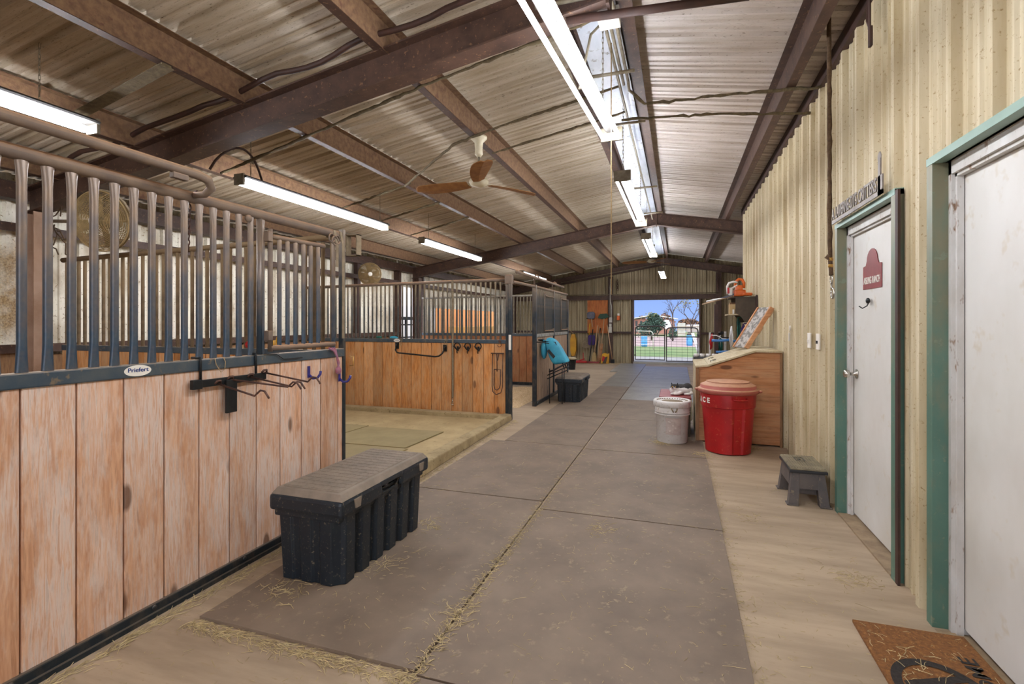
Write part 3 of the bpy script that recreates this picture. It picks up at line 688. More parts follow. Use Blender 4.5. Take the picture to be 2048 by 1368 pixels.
fluoro(5.02, 7.45, -.515, -.50, 2.83, 'second twin tube light from the viewer below the ridge, its near end on a rod', G1, (-1.15, 1.1))
fluoro(8.65, 11.1, -.50, -.49, 2.83, 'third twin tube light from the viewer below the ridge, just past the middle roof frame', G1, (-1.0, 1.0))
fluoro(14.2, 16.6, -.43, -.42, 2.83, 'farthest twin tube light below the ridge, in front of the gable wall', G1, (-1.0, 1.0))
fluoro(-2.2, .2, -.55, -.55, 2.95, 'added twin tube light behind the viewer, unseen, brightening the foreground', G1, (-1.0, 1.0))  # added out of view to brighten the near end of the aisle
fluoro(.0, 2.40, -3.9, -3.9, 2.76, 'left row light nearest the viewer, above the left stall', G2, (-.9, .9), fat=.034)
fluoro(3.66, 6.10, -3.9, -3.9, 2.73, 'left row light above the open bay', G2, (-1.1, 1.1), fat=.034)
fluoro(7.18, 9.62, -3.9, -3.9, 2.71, 'left row light farthest from the viewer, before the middle roof frame', G2, (-1.0, 1.0), fat=.034)
fluoro(12.6, 15.0, -3.9, -3.9, 2.71, 'left row light beyond the middle roof frame', G2, (-1.0, 1.0), fat=.034)
# conduits crossing under the purlins
def conduit(pts, lab, m='cobweb', r=.011, name='conduit', grp=None, jig=0):
    mb = MB(); P_ = []
    for a, b in zip(pts, pts[1:]):
        a, b = Vector(a), Vector(b); n = max(1, int((b-a).length/.05)) if jig else 1
        for i in range(n): P_.append(a.lerp(b, i/n)+Vector((0, 0, 0 if not jig else -abs(random.gauss(0, jig)))))
    P_.append(Vector(pts[-1])); mb.tube(P_, [r*(random.uniform(.8, 1.5) if jig else 1) for _ in P_], 8)
    return tag(mb.build(name, M[m]), lab, 'conduit', grp)
zc = lambda x: roof(x)-.2-.025
conduit([(-4.3, 3.84, zc(-4.3)), (-1.97, 3.58, zc(-1.97)), (-.5, 3.50, zc(-.5))], 'cobweb covered conduit crossing the left roof, nearest the viewer', jig=.006)
conduit([(-4.3, 3.80, zc(-4.3)-.02), (-3.15, 3.72, zc(-3.15))], 'short conduit beside the nearest crossing conduit over the left lights', jig=.004)
conduit([(-3.18, 5.42, zc(-3.18)-.01), (-2.2, 4.72, zc(-2.2)-.01), (-1.7, 4.64, zc(-1.7)-.01), (-.5, 4.60, zc(-.5))], 'cobweb covered conduit crossing above the ceiling fan mount', jig=.005)
conduit([(-4.35, 5.6, zc(-4.35)), (-3.1, 5.42, zc(-3.1))], 'cobweb covered conduit over the middle of the left lights', jig=.005)
conduit([(-1.97, 5.24, zc(-1.97)), (-.5, 5.17, zc(-.5))], 'short cobweb covered conduit just beyond the ceiling fan mount', jig=.005)
conduit([(-4.35, 6.5, zc(-4.35)), (-3.18, 6.35, zc(-3.18))], 'third conduit between the left lights and the next purlin', jig=.004)
conduit([(-4.35, 7.6, zc(-4.35)), (-3.18, 7.4, zc(-3.18))], 'farthest conduit between the left lights and the next purlin', jig=.004)
conduit([(-.36, 4.50, 3.42), (-.28, 4.62, 3.38), (.3, 4.62, 3.37), (1.12, 4.70, 3.36)], 'debris covered conduit crossing the right roof slope, nearer one', jig=.007)
conduit([(-.5, 4.78, 3.33), (.3, 4.86, 3.31), (1.12, 5.06, 3.285)], 'debris covered conduit crossing the right roof slope, farther one', jig=.006)
for i, dx in enumerate((0, .035, .075)):
    conduit([(-.47+dx, 2.6, 3.45), (-.47+dx, 3.3, 3.45), (-.47+dx, 3.55, 3.45), (-.47+dx, [10.2, 4.35, 4.3][i], 3.45)]+([] if i else []), ['leftmost', 'middle', 'rightmost'][i]+' of three conduits running along the ridge', 'galv', .012)
conduit([(-.395, 4.3, 3.45), (-.40, 4.45, 3.44), (-.36, 4.50, 3.42)], 'bent conduit end turning from the ridge to the right slope', 'galv', .012)
mb = MB(); mb.box((-.50, 3.30, 3.40), (-.36, 3.42, 3.49), .008); tag(mb.build('junction_box', M['white_metal']), 'grey junction box on the ridge conduits', 'junction box')
for y, x0, x1, lab in ((3.05, -.85, .1, 'nearest'), (4.05, -.72, -.32, 'second'), (5.1, -.68, -.30, 'third'), (7.6, -.62, -.28, 'fourth'), (9.4, -.58, -.25, 'fifth')):
    conduit([(x0, y-.02, 3.40), (x1, y, 3.41)], lab+' cross strut under the ridge strip', 'galv', .014, 'cross_strut')
conduit([(-.63, 3.35, 3.0), (-.56, 3.4, 3.38), (-.46, 3.38, 3.45)], 'flexible conduit from the nearest ridge light to the junction box', 'galv', .009)
conduit([(-.78, 3.25, 3.42), (-.5, 3.30, 3.44)], 'short conduit into the left of the junction box', 'galv', .011)
conduit([(-.45, 3.62, 3.42), (-.45, 3.62, 1.62)], 'long thin cord hanging from the ridge in front of the lights', 'rope_beige', .004, 'pull_cord', jig=.0)['category'] = 'cord'
mb = MB(); a = Vector((-3.15, 2.38, 3.08)); b = Vector((-4.42, 2.50, 2.90))
mb.prism([(-.045, 0), (.045, 0), (.045, .004), (.030, .006), (.03, .02), (-.03, .02), (-.03, .006), (-.045, .004)], 0, (b-a).length, 'y', M_=Matrix.Translation(a) @ (b-a).to_track_quat('Y', 'Z').to_matrix().to_4x4())
tag(mb.build('strut_channel', M['cobweb']), 'dirty steel strut channel between two roof purlins at upper left', 'channel')
mb = MB(); mb.tube([(-4.0+.10*math.sin(PI*k/16), 3.42+.62*k/16, 2.80+.26*math.sin(PI*(k/16)**.8)) for k in range(17)], .011, 8); tag(mb.build('looped_cable', M['steel_dark']), 'dark looped cable at the near end of the open bay light', 'cable')
# black pipe tucked between roof and near frame
pp = []
for k in range(41):
    x = -5.7+5.0*k/40; pp.append((x, 2.99+.02*math.sin(k*.8), roof(x)-.12-.03*abs(math.sin(k*.55))))
conduit(pp, 'dark pipe running between the roof and the nearest roof frame, left of the ridge', 'steel_dark', .020, 'dark_pipe')
conduit([(-.66, 3.08, 3.31), (.40, 3.21, 3.33)], 'dark pipe beside the nearest roof frame, right of the ridge', 'steel_dark', .026, 'dark_pipe')
conduit([(-1.45, 3.32, 3.35), (-1.1, 3.34, 3.41), (-.75, 3.35, 3.42)], 'short dark pipe left of the nearest ridge light', 'steel_dark', .024, 'dark_pipe')

# ceiling fans
def ceiling_fan(loc, z_top, a0, lab, grp):
    t = thing('ceiling_fan', loc, lab, 'ceiling fan', grp, rz=a0); H_ = z_top-loc[2]
    mb = MB(); mb.lathe([(0, H_), (.085, H_), (.085, H_-.02), (.045, H_-.06), (.038, H_-.13), (.042, H_-.18), (.020, H_-.21), (0, H_-.21)], seg=24); mb.build('canopy', M['cream'], t, world=False)
    mb = MB(); mb.tube([(0, 0, H_-.20), (0, 0, .05)], .011, 10); mb.build('downrod', M['chrome'], t, world=False)
    mb = MB(); mb.lathe([(0, .055), (.06, .055), (.085, .035), (.10, .012), (.10, -.005), (.085, -.03), (.05, -.045), (0, -.05)], seg=32); mb.build('motor_housing', M['cream'], t, world=False)
    for k in range(3):
        R = Matrix.Rotation(2*PI*k/3, 4, 'Z'); mb = MB(); n = 12; top = []; bot = []
        for i in range(n+1):
            s_ = i/n; x = .12+.62*s_; w_ = .055+.045*math.sin(PI*min(1, s_*1.15)*.62); w_ *= (1 if s_ < .82 else math.sqrt(max(.02, 1-((s_-.82)/.19)**2)))
            cv = .05*s_*s_; tw = math.radians(16-6*s_)
            for sd in (-1, 0, 1):
                y = sd*w_+cv; z = -.012+sd*w_*math.sin(tw)-(.012 if sd == 0 else 0)+.0*s_
                top.append(R @ Vector((x, y, z+.004))); bot.append(R @ Vector((x, y, z-.004)))
        m_ = len(top); F = []
        for i in range(n):
            for j in range(2):
                q = (i*3+j, i*3+j+1, i*3+j+4, i*3+j+3); F.append(q); F.append(tuple(v+m_ for v in q[::-1]))
        for i in range(n):
            for j in (0, 2): F.append((i*3+j, (i+1)*3+j, (i+1)*3+j+m_, i*3+j+m_))
        F += [(0, 1, 1+m_, m_), (1, 2, 2+m_, 1+m_), (3*n, 3*n+1, 3*n+1+m_, 3*n+m_), (3*n+1, 3*n+2, 3*n+2+m_, 3*n+1+m_)]
        mb._new(top+bot, F)
        bl = mb.build('blade', M['fan_blade'], t, world=False)
        mb = MB(); mb.box((.07, -.025, -.016), (.17, .025, -.004), .004, M_=None)
        for v in mb.bm.verts: v.co = R @ v.co
        mb.build('blade_arm', M['cream'], bl, world=False)
    return t
ceiling_fan((-1.95, 4.80, 2.87), 3.34, math.atan2(-.949, .314)+.06, 'white ceiling fan with dust caked blades hanging from a purlin over the aisle', 'ceiling fans')
ceiling_fan((-.62, 13.1, 2.97), 3.38, .9, 'distant ceiling fan under the ridge before the gable wall', 'ceiling fans')

# wall fans
def wall_fan(c, nrm, R_, lab, bracket_to, dia=22):
    t = thing('cage_fan', c, lab, 'wall fan', 'round cage fans'); n = Vector(nrm).normalized(); r = Vector((0, 0, 1)).cross(n).normalized(); u = n.cross(r)
    Q = Matrix((r, u, n)).transposed().to_4x4()
    def ring(mb, rad, z, w_): mb.tube([Q @ Vector((rad*math.cos(2*PI*k/36), rad*math.sin(2*PI*k/36), z)) for k in range(36)], w_, 5, closed=True)
    mb = MB()
    for i in range(1, dia+1):
        q = i/dia; ring(mb, R_*q, .075*(1-q**3.0), .0030)
    for k in range(8):
        a = 2*PI*k/8; mb.tube([Q @ Vector((R_*q*math.cos(a), R_*q*math.sin(a), .075*(1-q**3.0))) for q in (.12, .4, .7, .9, 1)], .003, 5)
    mb.build('front_grille', M['fan_cage'], t, world=False)
    mb = MB()
    for i in range(3, dia+1, 1):
        q = i/dia; ring(mb, R_*q, -.10*(1-q**4.0)-.03*(q < 1), .0030)
    ring(mb, R_*1.01, 0, .008); ring(mb, R_*1.01, -.03, .005)
    mb.build('rear_grille', M['fan_cage'], t, world=False)
    mb = MB()
    for v in [None]: mb.lathe([(0, .082), (.03, .080), (.042, .074), (.042, .066), (0, .066)], seg=24)
    for v in mb.bm.verts: v.co = Q @ v.co
    mb.build('hub_badge', M['offwhite'], t, world=False)
    mb = MB(); mb.lathe([(0, -.02), (.05, -.02), (.065, -.06), (.065, -.16), (.04, -.19), (0, -.19)], seg=20)
    for v in mb.bm.verts: v.co = Q @ v.co
    mb.build('motor', M['cobweb'], t, world=False)
    for k in range(4):
        a = 2*PI*k/4+.3; ca, sa = math.cos(a), math.sin(a); mb = MB(); P_ = [(.03, -.03), (R_*.82, -.075), (R_*.88, .03), (.04, .035)]
        v1 = [Vector((x*ca-y*sa, x*sa+y*ca, -.01+.35*y)) for x, y in P_]; v2 = [p+Vector((0, 0, .003)) for p in v1]
        mb._new([Q @ v for v in v1+v2], [(0, 3, 2, 1), (4, 5, 6, 7), (0, 1, 5, 4), (1, 2, 6, 5), (2, 3, 7, 6), (3, 0, 4, 7)]); mb.build('blade', M['fan_cage'], t, world=False)
    mb = MB(); b = Vector(bracket_to)-Vector(c); mb.tube([Q @ Vector((0, 0, -.18)), Q @ Vector((0, 0, -.18))*.3+b*.7, b], .016, 8)
    ang = [Q @ Vector((R_*1.05*math.cos(a), R_*1.05*math.sin(a), -.03)) for a in [PI*.10+PI*.8*k/8 for k in range(9)]]; mb.tube(ang, .009, 6)
    mb.build('bracket', M['straprag'], t, world=False); return t
wall_fan((-4.76, 3.0, 2.30), (.25, -.95, -.16), .255, 'round cage fan with white badge behind the left stall bars', (-5.74, 3.19, 2.40))
wall_fan((-5.50, 8.1, 2.33), (.62, -.78, -.05), .205, 'round cage fan high on the wall above the golden board partition', (-5.98, 8.42, 2.50))
mb = MB(); mb.box((-6.04, 8.35, 1.2), (-5.95, 8.45, 2.58)); tag(mb.build('steel_post', M['steel_dark']), 'dark steel upright behind the farther cage fan', 'post')
mb = MB(); mb.box((-5.94, 8.30, 2.60), (-5.90, 8.38, 2.72), .004); tag(mb.build('outlet_box', M['white_metal']), 'small white outlet box above the farther cage fan', 'outlet')
mb = MB()
for k in range(5):
    random.seed(40+k); p = [Vector((-5.72+random.uniform(-.02, .02), 3.19, 2.35))]
    for i in range(5): p.append(p[-1]+Vector((random.uniform(.0, .14), random.uniform(-.05, .0), random.uniform(-.13, .10))))
    mb.tube(p, .006, 5)
tag(mb.build('tangled_cables', M['rope_brown']), 'tangled dusty cables beside the nearer cage fan', 'cable')

# ================================================================== LEFT STALL FURNITURE
t = thing('bridle_rack', (-2.40, 2.18, .92), 'black steel rack with four long rods hooked over the stall front', 'rack')
mb = MB(); mb.box((-2.402, 1.95, 1.075), (-2.385, 2.43, 1.115), .003); mb.box((-2.40, 1.935, 1.07), (-2.375, 1.99, 1.12), .004); mb.build('cross_bar', M['blackmetal'], t)
mb = MB(); mb.box((-2.388, 2.135, .915), (-2.372, 2.205, 1.10), .004); mb.build('back_plate', M['blackmetal'], t)
for y in (1.995, 2.36):
    mb = MB(); mb.tube([(-2.46, y, 1.232), (-2.399, y, 1.232), (-2.397, y, 1.22), (-2.397, y, 1.10)], .007, 6); mb.build('rail_hook', M['blackmetal'], t)
for y0, y1, z0, x1 in ((2.09, 2.10, 1.085, -2.08), (2.17, 2.36, 1.10, -2.10), (2.31, 2.38, 1.10, -2.09), (2.415, 2.50, 1.115, -2.08)):
    mb = MB(); a = Vector((-2.385, y0, z0)); b = Vector((x1-.05, y1-.01, z0-.055)); e = Vector((.045, .01, 0)); mb.tube([a, b, b+e*.25+Vector((0, 0, .012)), b+e*.7+Vector((0, 0, .030)), b+e*1.2+Vector((0, 0, .026)), b+e*1.6+Vector((0, 0, .0)), b+e*1.75+Vector((0, 0, -.012))], .0055, 7)
    mb.tube([a+Vector((-.004, -.02, 0)), a+Vector((.006, -.01, .016)), a+Vector((.006, .01, .016)), a+Vector((-.004, .02, 0))], .007, 6); mb.build('rod', M['rust'], t)
def hook(y, z, x, lab, tw=0):
    mb = MB(); mb.box((x, y-.012, z-.05), (x+.006, y+.012, z+.03), .002)
    mb.tube([(x+.004, y, z-.03), (x+.03, y+.01, z-.055), (x+.06, y+.02, z-.05), (x+.075, y+.028, z-.025), (x+.078, y+.03, z-.005)], .009, 8); tag(mb.build('coat_hook', M['purple']), lab, 'hook')
hook(2.83, 1.09, -2.414, 'purple double hook on the pine boards right of the rack')
hook(3.14, 1.03, -2.40, 'purple hook at the corner post beside the pink rope')
mb = MB(); random.seed(5)
for k in range(3):
    mb.tube([(-2.395+.006*k, 3.02+.02*k, 1.235), (-2.385, 3.06+.01*k, 1.215), (-2.38, 3.09, 1.17), (-2.38+.005*k, 3.10, 1.12), (-2.38, 3.115-.01*k, 1.08), (-2.385, 3.10, 1.055)], .008, 7)
mb.ell((-2.38, 3.105, 1.065), (.02, .025, .03)); tag(mb.build('lead_rope', M['pinkrope']), 'faded pink rope hanging off the end of the stall rail', 'rope')
mb = MB()
mb.tube([(-2.402, 2.085, 1.226), (-2.398, 2.09, 1.19), (-2.398, 2.12, 1.145), (-2.398, 2.145, 1.16), (-2.398, 2.15, 1.20), (-2.402, 2.14, 1.226)], .0022, 5); tag(mb.build('twine_loop', M['rope_beige']), 'thin twine loop around the rail above the bridle rack', 'twine')
mb = MB(); mb.tube([(-2.40, 2.43, 1.228), (-2.395, 2.52, 1.222), (-2.395, 2.58, 1.185), (-2.395, 2.75, 1.185)], .003, 5); tag(mb.build('twine_loop', M['blackmetal']), 'thin dark wire lying along the rail right of the bridle rack', 'twine')
mb = MB(); mb.tube([(-2.385, 3.245, 1.16), (-2.355, 3.25, 1.16), (-2.355, 3.25, 1.09), (-2.385, 3.25, 1.09)], .004, 6); tag(mb.build('door_latch', M['brass']), 'small brass latch ring on the corner post of the left stall', 'latch')
# straps at the corner
for i, (dy, z1, lab) in enumerate(((0, 1.83, 'shorter'), (.045, 1.30, 'longer'))):
    mb = MB(); y = 3.09+dy*1.6
    P_ = [(-2.47, y, 2.05), (-2.44, y, 2.105), (-2.405, y, 2.10), (-2.385, y+.004, 2.0), (-2.388, y+.01, (2.0+z1)/2), (-2.39, y+.01, z1)]
    for a, b in zip(P_, P_[1:]):
        mb._new([(a[0], a[1]-.014, a[2]), (a[0], a[1]+.014, a[2]), (b[0], b[1]+.014, b[2]), (b[0], b[1]-.014, b[2]), (a[0]+.004, a[1]-.014, a[2]), (a[0]+.004, a[1]+.014, a[2]), (b[0]+.004, b[1]+.014, b[2]), (b[0]+.004, b[1]-.014, b[2])], [(0, 1, 2, 3), (7, 6, 5, 4), (0, 4, 5, 1), (2, 6, 7, 3), (0, 3, 7, 4), (1, 5, 6, 2)])
    tag(mb.build('hanging_strap', M['straprag']), lab+' dusty strap looped over the corner of the left stall', 'strap')
mb = MB()
for c in ((3.04, 2.035), (3.075, 2.02), (3.10, 2.03)): mb.tube(arc((-2.385, c[0], c[1]), .032, 0, 2*PI*.96, 16, 'yz'), .006, 6)
tag(mb.build('snap_hooks', M['railtop']), 'dust covered ring snaps clustered on the top rail corner', 'snap')
t = thing('bracket_box', (-2.43, 3.30, 1.92), 'open dusty metal bracket behind the top of the corner post', 'bracket')
mb = MB()
for a, b in (((-2.46, 3.30, 2.10), (-2.36, 3.36, 2.107)), ((-2.46, 3.30, 1.94), (-2.36, 3.36, 1.947)), ((-2.367, 3.30, 1.94), (-2.36, 3.36, 2.107)), ((-2.46, 3.30, 1.94), (-2.453, 3.36, 2.107))): mb.box(a, b)
mb.build('plate', M['straprag'], t)
for (loc, m_, n_, lab) in (((-3.38, 3.27, 1.235), 'red', 'grooming_brush', 'red rubber item on the partition rail behind the bars'), ((-3.12, 3.27, 1.24), 'yellow', 'grooming_brush', 'yellow glove on the partition rail behind the bars')):
    mb = MB(); mb.ell(loc, (.05, .03, .035)); mb.ell((loc[0]+.03, loc[1], loc[2]+.03), (.02, .02, .04)); tag(mb.build(n_, M[m_]), lab, 'grooming item')
for (x, w_, m_, lab) in ((-4.56, .05, 'tealdark', 'green brush on the rail of the golden board partition'), (-4.29, .07, 'tealcloth', 'light blue cloth lump on the rail of the golden board partition')):
    mb = MB(); mb.ell((x, 6.965, 1.182), (w_, .025, .022)); mb.ell((x+w_*.7, 6.96, 1.178), (w_*.5, .02, .014)); tag(mb.build('grooming_brush', M[m_]), lab, 'grooming item')

# ================================================================== GOLDEN WALL FURNITURE
t = thing('blanket_bar', (-3.8, 6.93, .9), 'long black swinging blanket bar on the golden board partition', 'blanket bar')
for x, z in ((-4.21, 1.055), (-3.375, 1.03)):
    mb = MB(); mb.box((x-.03, 6.925, z-.05), (x+.03, 6.948, z+.05), .004); mb.tube([(x, 6.93, z+.01), (x+.01, 6.89, z+.02), (x+.01, 6.885, z-.02)], .013, 8); mb.build('wall_bracket', M['blackmetal'], t)
mb = MB(); mb.tube([(-4.20, 6.89, 1.03), (-4.20, 6.87, .99), (-4.17, 6.86, .955), (-4.13, 6.86, .945), (-3.50, 6.86, .90), (-3.44, 6.86, .91), (-3.39, 6.87, .95), (-3.365, 6.89, 1.01)], .012, 10); mb.build('bar', M['blackmetal'], t)
for k, x in enumerate((-3.165, -2.995, -2.825)):
    mb = MB(); mb.tube(arc((x, 6.925, 1.065), .048, -PI*.45, PI*1.45, 18, 'xz'), .009, 7); mb.tube([(x-.01, 6.93, 1.0), (x-.02, 6.90, 1.05), (x-.05, 6.88, 1.06)], .006, 6); mb.tube([(x+.01, 6.92, 1.02), (x, 6.91, .985), (x, 6.92, .955)], .008, 6); mb.box((x-.015, 6.935, .99), (x+.015, 6.948, 1.06), .003)
    tag(mb.build('halter_hook', M['blackmetal']), ['left', 'middle', 'right'][k]+' one of three black round halter hooks on the golden boards', 'hook', 'round halter hooks')
t = thing('wire_rack', (-2.52, 6.92, .36), 'rusty wire rack with nested U shaped loops on the golden boards', 'rack')
mb = MB(); r = .007
mb.tube([(-2.62, 6.93, .965), (-2.42, 6.93, .965)], .010, 6); mb.tube([(-2.60, 6.93, .96), (-2.60, 6.92, .48), (-2.585, 6.91, .40), (-2.53, 6.90, .36), (-2.46, 6.91, .39), (-2.44, 6.92, .47), (-2.435, 6.93, .96)], r, 7)
mb.build('outer_loop', M['rust'], t)
mb = MB(); mb.tube([(-2.565, 6.91, .73), (-2.565, 6.90, .50), (-2.545, 6.89, .44), (-2.51, 6.885, .43), (-2.475, 6.89, .46), (-2.465, 6.90, .52), (-2.465, 6.91, .73), (-2.565, 6.91, .73)], r, 7); mb.tube([(-2.53, 6.93, .955), (-2.52, 6.91, .86), (-2.515, 6.90, .70)], r, 6); mb.tube([(-2.50, 6.93, .955), (-2.51, 6.91, .86)], r, 6); mb.build('inner_loop', M['rust'], t)
t = thing('cross_tie', (-3.24, 6.93, .16), 'long beige strap with a metal snap hanging down the golden board partition', 'cross tie')
mb = MB(); mb.box((-3.255, 6.925, .28), (-3.228, 6.932, 1.99)); mb.box((-3.253, 6.90, 1.90), (-3.231, 6.94, 2.06), .006); mb.build('strap', M['straprag'], t)
mb = MB(); mb.tube(arc((-3.241, 6.92, .262), .016, 0, 2*PI*.95, 12), .004, 6); mb.ell((-3.241, 6.92, .225), (.009, .009, .025)); mb.tube(arc((-3.238, 6.92, .185), .018, .4, 2*PI*.95, 12), .005, 6); mb.build('snap', M['chrome'], t)
for x, lab in ((-4.14, 'left'), (-3.36, 'right')):
    mb = MB(); mb.tube([(x, 6.932, 1.165), (x-.02, 6.93, 1.10), (x-.005, 6.928, 1.045), (x+.015, 6.93, 1.06), (x+.02, 6.932, 1.165)], .004, 5); tag(mb.build('twine_loop', M['rope_beige']), 'twine loop on the golden partition rail above the '+lab+' end of the blanket bar', 'twine')
mb = MB(); mb.tube(arc((-2.49, 6.93, 1.09), .03, PI, 2*PI, 8)+[(-2.47, 6.93, 1.15), (-2.51, 6.93, 1.15)], .004, 5); mb.box((-2.50, 6.926, 1.12), (-2.475, 6.938, 1.16), .003); tag(mb.build('twine_loop', M['rust']), 'rusty ring on the right end of the golden partition rail', 'ring')
# blind mats in the bay
def floor_mat(x0, x1, y0, y1, z, m, lab, grp, h=.014, zf=None, j=0):
    r = random.Random(int(x0*100+y0*37)); q = lambda: r.uniform(-j, j)
    mb = MB(); c = [(x0+q(), y0+q()), (x1+q(), y0+q()), (x1+q(), y1+q()), (x0+q(), y1+q())]; zz = [(zf(*p) if zf else z) for p in c]
    mb._new([(p[0], p[1], a) for p, a in zip(c, zz)]+[(p[0], p[1], a+h) for p, a in zip(c, zz)], [(3, 2, 1, 0), (4, 5, 6, 7), (0, 1, 5, 4), (1, 2, 6, 5), (2, 3, 7, 6), (3, 0, 4, 7)])
    return tag(mb.build('rubber_mat', M[m]), lab, 'floor mat', grp)
def bayz(x, y):
    u = (x+5.9)/3.54; v = (y-3.29)/3.61; return (.06*(1-u)+.10*u)*(1-v)+(.02*(1-u)+.025*u)*v+.001
mb_ = 'mat_bay'; M[mb_] = mat('tan dusted bay mat', '94835c', '857550', 3, r=.8, bp=.1)
floor_mat(-3.87, -2.77, 4.72, 5.65, 0, mb_, 'dust covered mat in the open bay, nearest the kerb', 'mats in the open bay', .012, bayz)
floor_mat(-5.2, -3.89, 4.80, 5.70, 0, mb_, 'dust covered mat in the open bay, left behind the corner post', 'mats in the open bay', .012, bayz)
floor_mat(-3.70, -2.72, 3.75, 4.69, 0, mb_, 'dust covered mat in the open bay, just behind the black trunk', 'mats in the open bay', .012, bayz)
# aisle mats
G = 'rubber mats along the aisle'
rowsL = [1.79, 3.80, 5.62, 7.45, 9.3, 11.14, 12.95, 14.5, 16.1, 17.5]; rowsR = [-.10, 1.77, 3.64, 5.53, 7.4, 9.3, 11.2, 13.0, 14.8, 16.6]
names = ['nearest', 'second', 'third', 'fourth', 'fifth', 'sixth', 'seventh', 'eighth', 'ninth']
for i in range(9):
    y0, y1 = rowsL[i], rowsL[i+1]
    xl = -2.17 if i < 1 else (-2.12 if i < 2 else (-1.95 if i < 4 else (-1.62 if i < 7 else -1.85)))
    floor_mat(xl, -1.005, y0+.006, y1-.006, .001, 'mat' if i < 5 else 'mat_far', names[i]+' mat from the viewer in the left row of the aisle', G, .016, j=.004)
    y0, y1 = rowsR[i], rowsR[i+1]
    floor_mat(-.985, .285, y0+.006, y1-.006, .001, 'mat' if i < 5 else 'mat_far', names[i]+' mat from the viewer in the right row of the aisle', G, .016, j=.004)

# ================================================================== TRUNKS
def trunk(loc, lab, s=1):
    t = thing('storage_trunk', loc, lab, 'storage trunk', 'black plastic storage trunks')
    X0, X1, L = -.20, .19, .90   # x across, y along; origin at base near end
    mb = MB(); n = 9; z1 = .40
    # tapered body with vertical ribs
    def sect(z, k):
        d = .014*(1-z/z1); P_ = []
        def run(p0, p1, nr, out, depth=.018):
            p0, p1 = Vector(p0), Vector(p1); o = Vector(out)
            for i in range(nr):
                a, b = i/nr, (i+1)/nr
                for f, h in ((a+.10/nr, 0), (a+.18/nr, depth), (b-.30/nr, depth), (b-.22/nr, 0)): q = p0.lerp(p1, f)+o*(h if 0 < z < .36 or True else 0); P_.append((q.x, q.y, z))
        run((X0+d, .02+d, 0), (X1-d, .02+d, 0), 3, (0, -1, 0), .010)
        run((X1-d, .03+d, 0), (X1-d, L-.03-d, 0), 6, (1, 0, 0), .026)
        run((X1-d, L-.02-d, 0), (X0+d, L-.02-d, 0), 3, (0, 1, 0), .010)
        run((X0+d, L-.03-d, 0), (X0+d, .03+d, 0), 6, (-1, 0, 0), .008)
        return P_
    zs = [0, .02, .2, z1]; R_ = [[mb.bm.verts.new(p) for p in sect(z, 0)] for z in zs]; m_ = len(R_[0])
    for A, B in zip(R_, R_[1:]):
        for i in range(m_): mb.bm.faces.new((A[i], A[(i+1) % m_], B[(i+1) % m_], B[i]))
    mb.bm.faces.new(R_[0][::-1]); mb.bm.faces.new(R_[-1])
    body = mb.build('body', M['trunk'], t, world=False, bev=.004)
    mb = MB(); mb.box((X0-.03, -.01, .385), (X1+.045, .36, .475), .02); mb.box((X0-.03, .56, .385), (X1+.045, L+.01, .475), .02); mb.box((X0-.03, .34, .385), (X1-.02, .58, .475), .01); mb.box((X0-.03, .34, .445), (X1+.045, .58, .475), .008)
    mb.box((X0-.012, .01, .35), (X1+.012, L-.01, .42), .01)
    rim = mb.build('lid_rim', M['trunk'], t, world=False)
    mb = MB(); mb.prism([(X0-.025, 0), (X1+.04, 0), (X1+.015, .035), (X0+.0, .035)], .0, L, 'y')
    t2_ = bmesh.new()
    for v in mb.bm.verts: v.co.z += .472; v.co.y = .0+(v.co.y if v.co.z < .49 else (v.co.y*.955+.02))
    mb.box((X0+.02, .04, .500), (X1-.01, L-.04, .5125), .004)
    mb.build('lid', M['trunk_lid'], t, world=False, bev=.012)
    mb = MB(); 
    for i in range(16): mb.box((X0+.025, .05+i*.0515, .512), (X1-.015, .062+i*.0515, .5145))
    for i in range(7): mb.box((X0+.03+i*.052, .045, .5115), (X0+.038+i*.052, L-.045, .5138))
    mb.build('tread_grid', M['trunk_lid'], t, world=False)
    for yy in (.12, .80):
        mb = MB(); mb.prism([(-.03, .46), (.03, .46), (.02, .41), (-.02, .41)], X1+.04, X1+.052, 'x')
        for v in mb.bm.verts: v.co.y += yy
        mb.build('latch_tab', M['trunk_lid'], t, world=False)
    mb = MB(); mb.prism([(.345, .445), (.375, .385), (.52, .385), (.575, .445), (.555, .445), (.51, .397), (.385, .397), (.36, .445)], X1+.012, X1+.03, 'x'); mb.build('grip', M['trunk_side'], t, world=False)
    mb = MB(); mb.ell((X1+.0, .45, .425), (.018, .02, .02), 12, 8); mb.build('lock', M['grey_steel'], t, world=False)
    return t
tr = trunk((-1.89, 2.19, .018), 'large black plastic storage trunk in the foreground with a dust covered lid')
tr.scale = (1.02, 1.04, .98)
tr2 = copy_tree(tr); tr2.location = (-1.83, 8.66, .018); tr2.scale = (1.02, 1.02, .86); tr2['label'] = 'farther black plastic storage trunk below the turquoise blanket'

